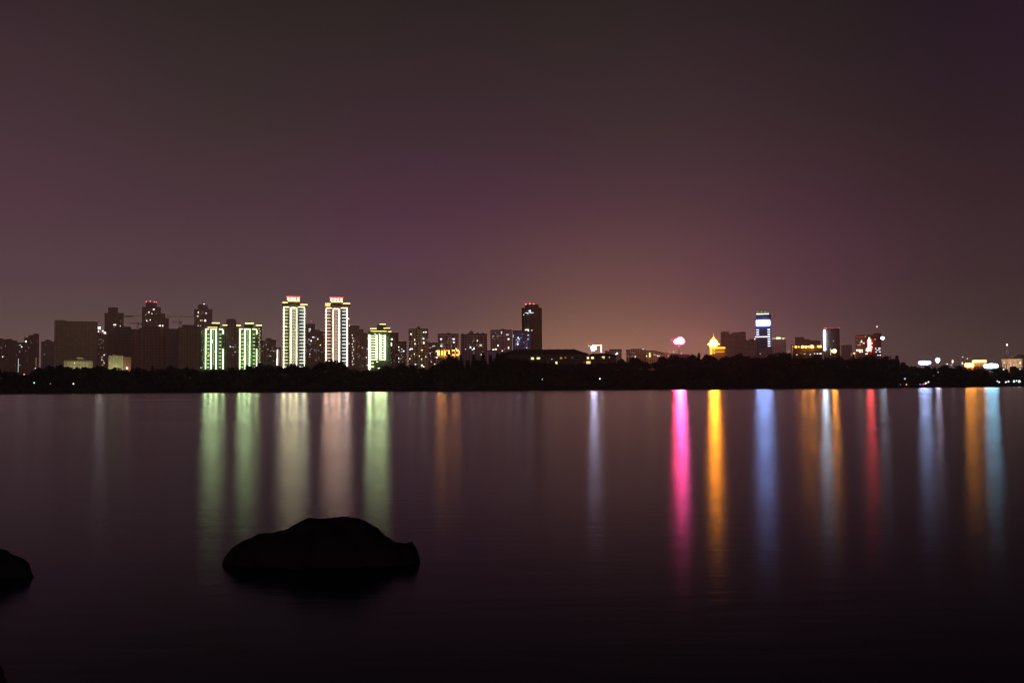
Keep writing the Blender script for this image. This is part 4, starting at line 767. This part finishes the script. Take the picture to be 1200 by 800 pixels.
# ------------------------------------------------------------------ single trees that stand up on the skyline
TR = [(-4, 431.5, 'dark tree crown at the very left edge of the wooded shore', 'broad', 1), (14, 433.8, 'dark tree crown under the low block with the thin vertical light', 'broad', .9), (46, 430.2, 'dark tree crown on the left end of the wooded hill under the stepped brown block', 'broad', 1),
 (57, 427.8, 'dark tree crown under the dim mauve domed block', 'broad', 1.1), (71, 426.8, 'dark tree crown at the left end of the low cream house', 'broad', 1), (112, 427.6, 'dark tree crown at the right end of the low cream house', 'broad', 1), (121, 428.6, 'dark tree crown under the slim block with roof lamps', 'broad', .9),
 (159, 429.2, 'dark tree crown just right of the orange brown wing', 'broad', .9), (179, 428.8, 'pointed dark tree below the bowed unlit block', 'cone', 1.1), (200, 427.7, 'dark tree crown below the narrow bluish dark block', 'broad', 1), (218, 429.6, 'dark tree crown below the unlit block left of the illuminated towers', 'broad', 1),
 (270, 428.8, 'dark tree crown between the two shorter illuminated towers', 'broad', 1), (289, 427.4, 'dark tree crown at the foot of the second illuminated tower', 'broad', 1), (306, 424.9, 'tall dark tree crown right of the second illuminated tower', 'broad', 1), (317, 426, 'dark tree crown left of the bright vertical tube of light', 'broad', .9),
 (345, 425.6, 'dark tree crown under the middle of the tallest tower', 'broad', 1), (373, 422.8, 'dark tree crown between the tallest pair of towers', 'broad', 1), (391, 420.3, 'large round dark tree hiding the foot of the second tallest tower', 'broad', 1.3), (399, 422.6, 'dark tree crown on the right slope of the large round tree', 'broad', 1),
 (455, 427.7, 'dark tree crown at the right foot of the brightest tower', 'broad', 1), (470, 424.4, 'dark tree crown under the short block left of the beige tower', 'broad', 1), (485, 425.6, 'dark tree crown under the left side of the beige tower', 'broad', 1), (511, 426, 'dark tree crown right of the foot of the beige tower', 'broad', .9),
 (519, 420.6, 'dark tree crown under the left orange lit columns', 'broad', .9), (526, 415.6, 'pointed dark conifer in front of the orange lit columns', 'cone', 1.3), (533, 418, 'dark tree crown under the right orange lit bars', 'broad', .9), (540, 416.6, 'pointed dark conifer at the left edge of the turreted mauve block', 'cone', 1.2),
 (555, 416.2, 'pointed dark conifer under the middle of the turreted mauve block', 'cone', 1.2), (566, 414.2, 'tall pointed conifer under the right end of the turreted mauve block', 'cone', 1.3), (575, 416, 'pointed dark conifer in front of the violet lit block', 'cone', 1.2), (583, 413.6, 'tall pointed conifer left of the long dark roof', 'cone', 1.3), (590, 412.2, 'dark tree crown touching the left end of the long dark roof', 'broad', 1),
 (729, 420.2, 'dark tree crown under the low olive block', 'broad', 1), (744, 418, 'dark tree crown under the low stepped block', 'broad', 1.1), (778, 417.2, 'dark tree crown left of the pink light mast', 'broad', 1), (790, 414.4, 'large round dark tree at the foot of the pink light mast', 'broad', 1.2), (812, 414.6, 'dark tree crown between the pink light and the gold tower', 'broad', 1),
 (819, 414, 'small pointed conifer between the pink light and the gold tower', 'cone', 1), (829, 414.6, 'dark tree crown at the left foot of the gold tower', 'broad', 1), (868, 413.8, 'dark tree crown under the dim brown high block', 'broad', 1.1), (905, 413, 'dark tree crown under the screen tower', 'broad', 1), (914, 411.4, 'highest round dark tree on the right hand shore under the pale mauve block', 'broad', 1.4), (921, 413, 'dark tree crown on the right slope of the highest round tree', 'broad', 1),
 (958, 414.6, 'dark tree crown under the row of orange roof lights', 'broad', 1), (983, 416.4, 'dark tree crown under the tower with the neon edge', 'broad', 1), (1000, 416, 'small pointed tree in front of the pink lit gabled house', 'cone', 1), (1020, 415.8, 'dark tree crown under the black neon tower', 'broad', 1), (1040, 415.6, 'dark tree crown right of the black neon tower', 'broad', 1), (1051, 416.8, 'pointed dark tree at the drop of the wooded skyline', 'cone', 1.4),
 (1059, 423.4, 'dark tree crown at the foot of the drop of the wooded skyline', 'broad', 1), (1106, 427.2, 'dark tree crown between the star bright lamp and the small pale house', 'broad', 1), (1122, 427, 'dark tree crown left of the low orange glowing building', 'broad', 1), (1188, 428.4, 'dark tree crown in front of the columned building', 'broad', 1)]
for t_ in TR: tree(*t_)

# ------------------------------------------------------------------ rocks
def rock(prof, D, label, depth, under=.5, seed=1, name='boulder'):
    """prof: (px, py) silhouette points, waterline to waterline; built as a solid boulder at distance D"""
    r = random.Random(seed)
    P = [at(x, y, D) for x, y in prof]; x0, x1 = P[0].x, P[-1].x
    xs_ = [p.x for p in P]; zs_ = [p.z for p in P]; nx_, ny_ = 90, 44; cx_ = (x0+x1)/2
    m = MB()
    from mathutils import noise
    for i in range(nx_+1):
        u = i/nx_; x = x0+(x1-x0)*u; zt = float(np.interp(x, xs_, zs_)); half = depth*max(.03, (1-(2*u-1)**2))**.36
        for j in range(ny_+1):
            v = j/ny_*2-1; c = math.sqrt(max(0, 1-abs(v)**2.2)); y = v*half
            z = -under + (zt+under)*c
            p = Vector((x*3.1, y*3.1+seed, z*3.1)); n = noise.fractal(p*1.4, 1.0, 2.1, 6)*.030 + noise.noise(p*.6)*.012
            n2 = noise.fractal(p+Vector((9, 4, 2)), 1.0, 2.0, 4)*.05
            z += (n-.008)*c; m.v.append((x-cx_+n2*(.4 if 0 < i < nx_ else 0), y+n2*1.5, z))
    for i in range(nx_):
        for j in range(ny_):
            a = i*(ny_+1)+j; m.f.append((a, a+ny_+1, a+ny_+2, a+1))
    o = m.build(name, M_rock); o.location = (cx_, D, 0); tag(o, label, 'boulder', 'boulders in the shallows')
    for p in o.data.polygons: p.use_smooth = True
    return o
def rock_mat():
    m = principled('wet_rock', (.010, .010, .011), .85, .35, 4); t = m.node_tree; p = t.nodes['Principled BSDF']; p.inputs['Specular IOR Level'].default_value = .15
    tx = nd(t, 'ShaderNodeTexCoord'); v = nd(t, 'ShaderNodeTexNoise'); v.inputs['Scale'].default_value = 14; v.inputs['Detail'].default_value = 8; t.links.new(tx.outputs['Object'], v.inputs[0])
    b = nd(t, 'ShaderNodeBump'); b.inputs['Strength'].default_value = .5; b.inputs['Distance'].default_value = .02; t.links.new(v.outputs[0], b.inputs['Height']); t.links.new(b.outputs[0], p.inputs['Normal'])
    return m
M_rock = rock_mat()
def wl(D): return 455 + 2.0*FPX/D
rock([(261, 664), (263, 654), (270.5, 643), (284, 631.6), (299, 626.3), (313, 624), (329, 620.3), (339, 615.5), (350, 610.4), (368, 607.3), (382, 606.6), (396.5, 605.2), (410, 605.4), (419, 606.6), (430, 613), (441.5, 619.5), (449, 627), (462.5, 633.2), (474, 633.6), (483, 634.4), (489, 643), (492, 653), (493.5, 663)], 11.65,
     'large black humped boulder in the lake with a small knob at its right end', .40, seed=3)
rock([(-52, 684), (-46, 668), (-30, 650), (-10, 643), (0, 641.8), (8, 644.5), (14, 648), (22, 651), (29, 656), (33, 660), (36, 664.5), (38.5, 670), (41, 677)], 10.9, 'black boulder cut by the left edge of the view left of the humped boulder', .22, seed=8)
rock([(-90, 812), (-70, 775), (-45, 752), (-16, 757), (-4, 770), (6, 784), (13, 798), (16, 812)], 6.9, 'low dark boulder in the bottom left corner of the view', .22, seed=12)

# ------------------------------------------------------------------ haze over the lake and city
if HAZE:
    hz = MB().box(-4000, 4000, -30, 4200, -4.6, 330)
    m = bpy.data.materials.new('haze'); m.use_nodes = True; t = m.node_tree; t.nodes.clear()
    o = nd(t, 'ShaderNodeOutputMaterial'); pv = nd(t, 'ShaderNodeVolumePrincipled'); pv.inputs['Color'].default_value = (.85, .80, .80, 1); pv.inputs['Density'].default_value = .00010; pv.inputs['Anisotropy'].default_value = .6
    t.links.new(pv.outputs[0], o.inputs['Volume'])
    ho = hz.build('haze', m); tag(ho, 'thin night haze hanging over the lake and the city', 'haze', kind='stuff')
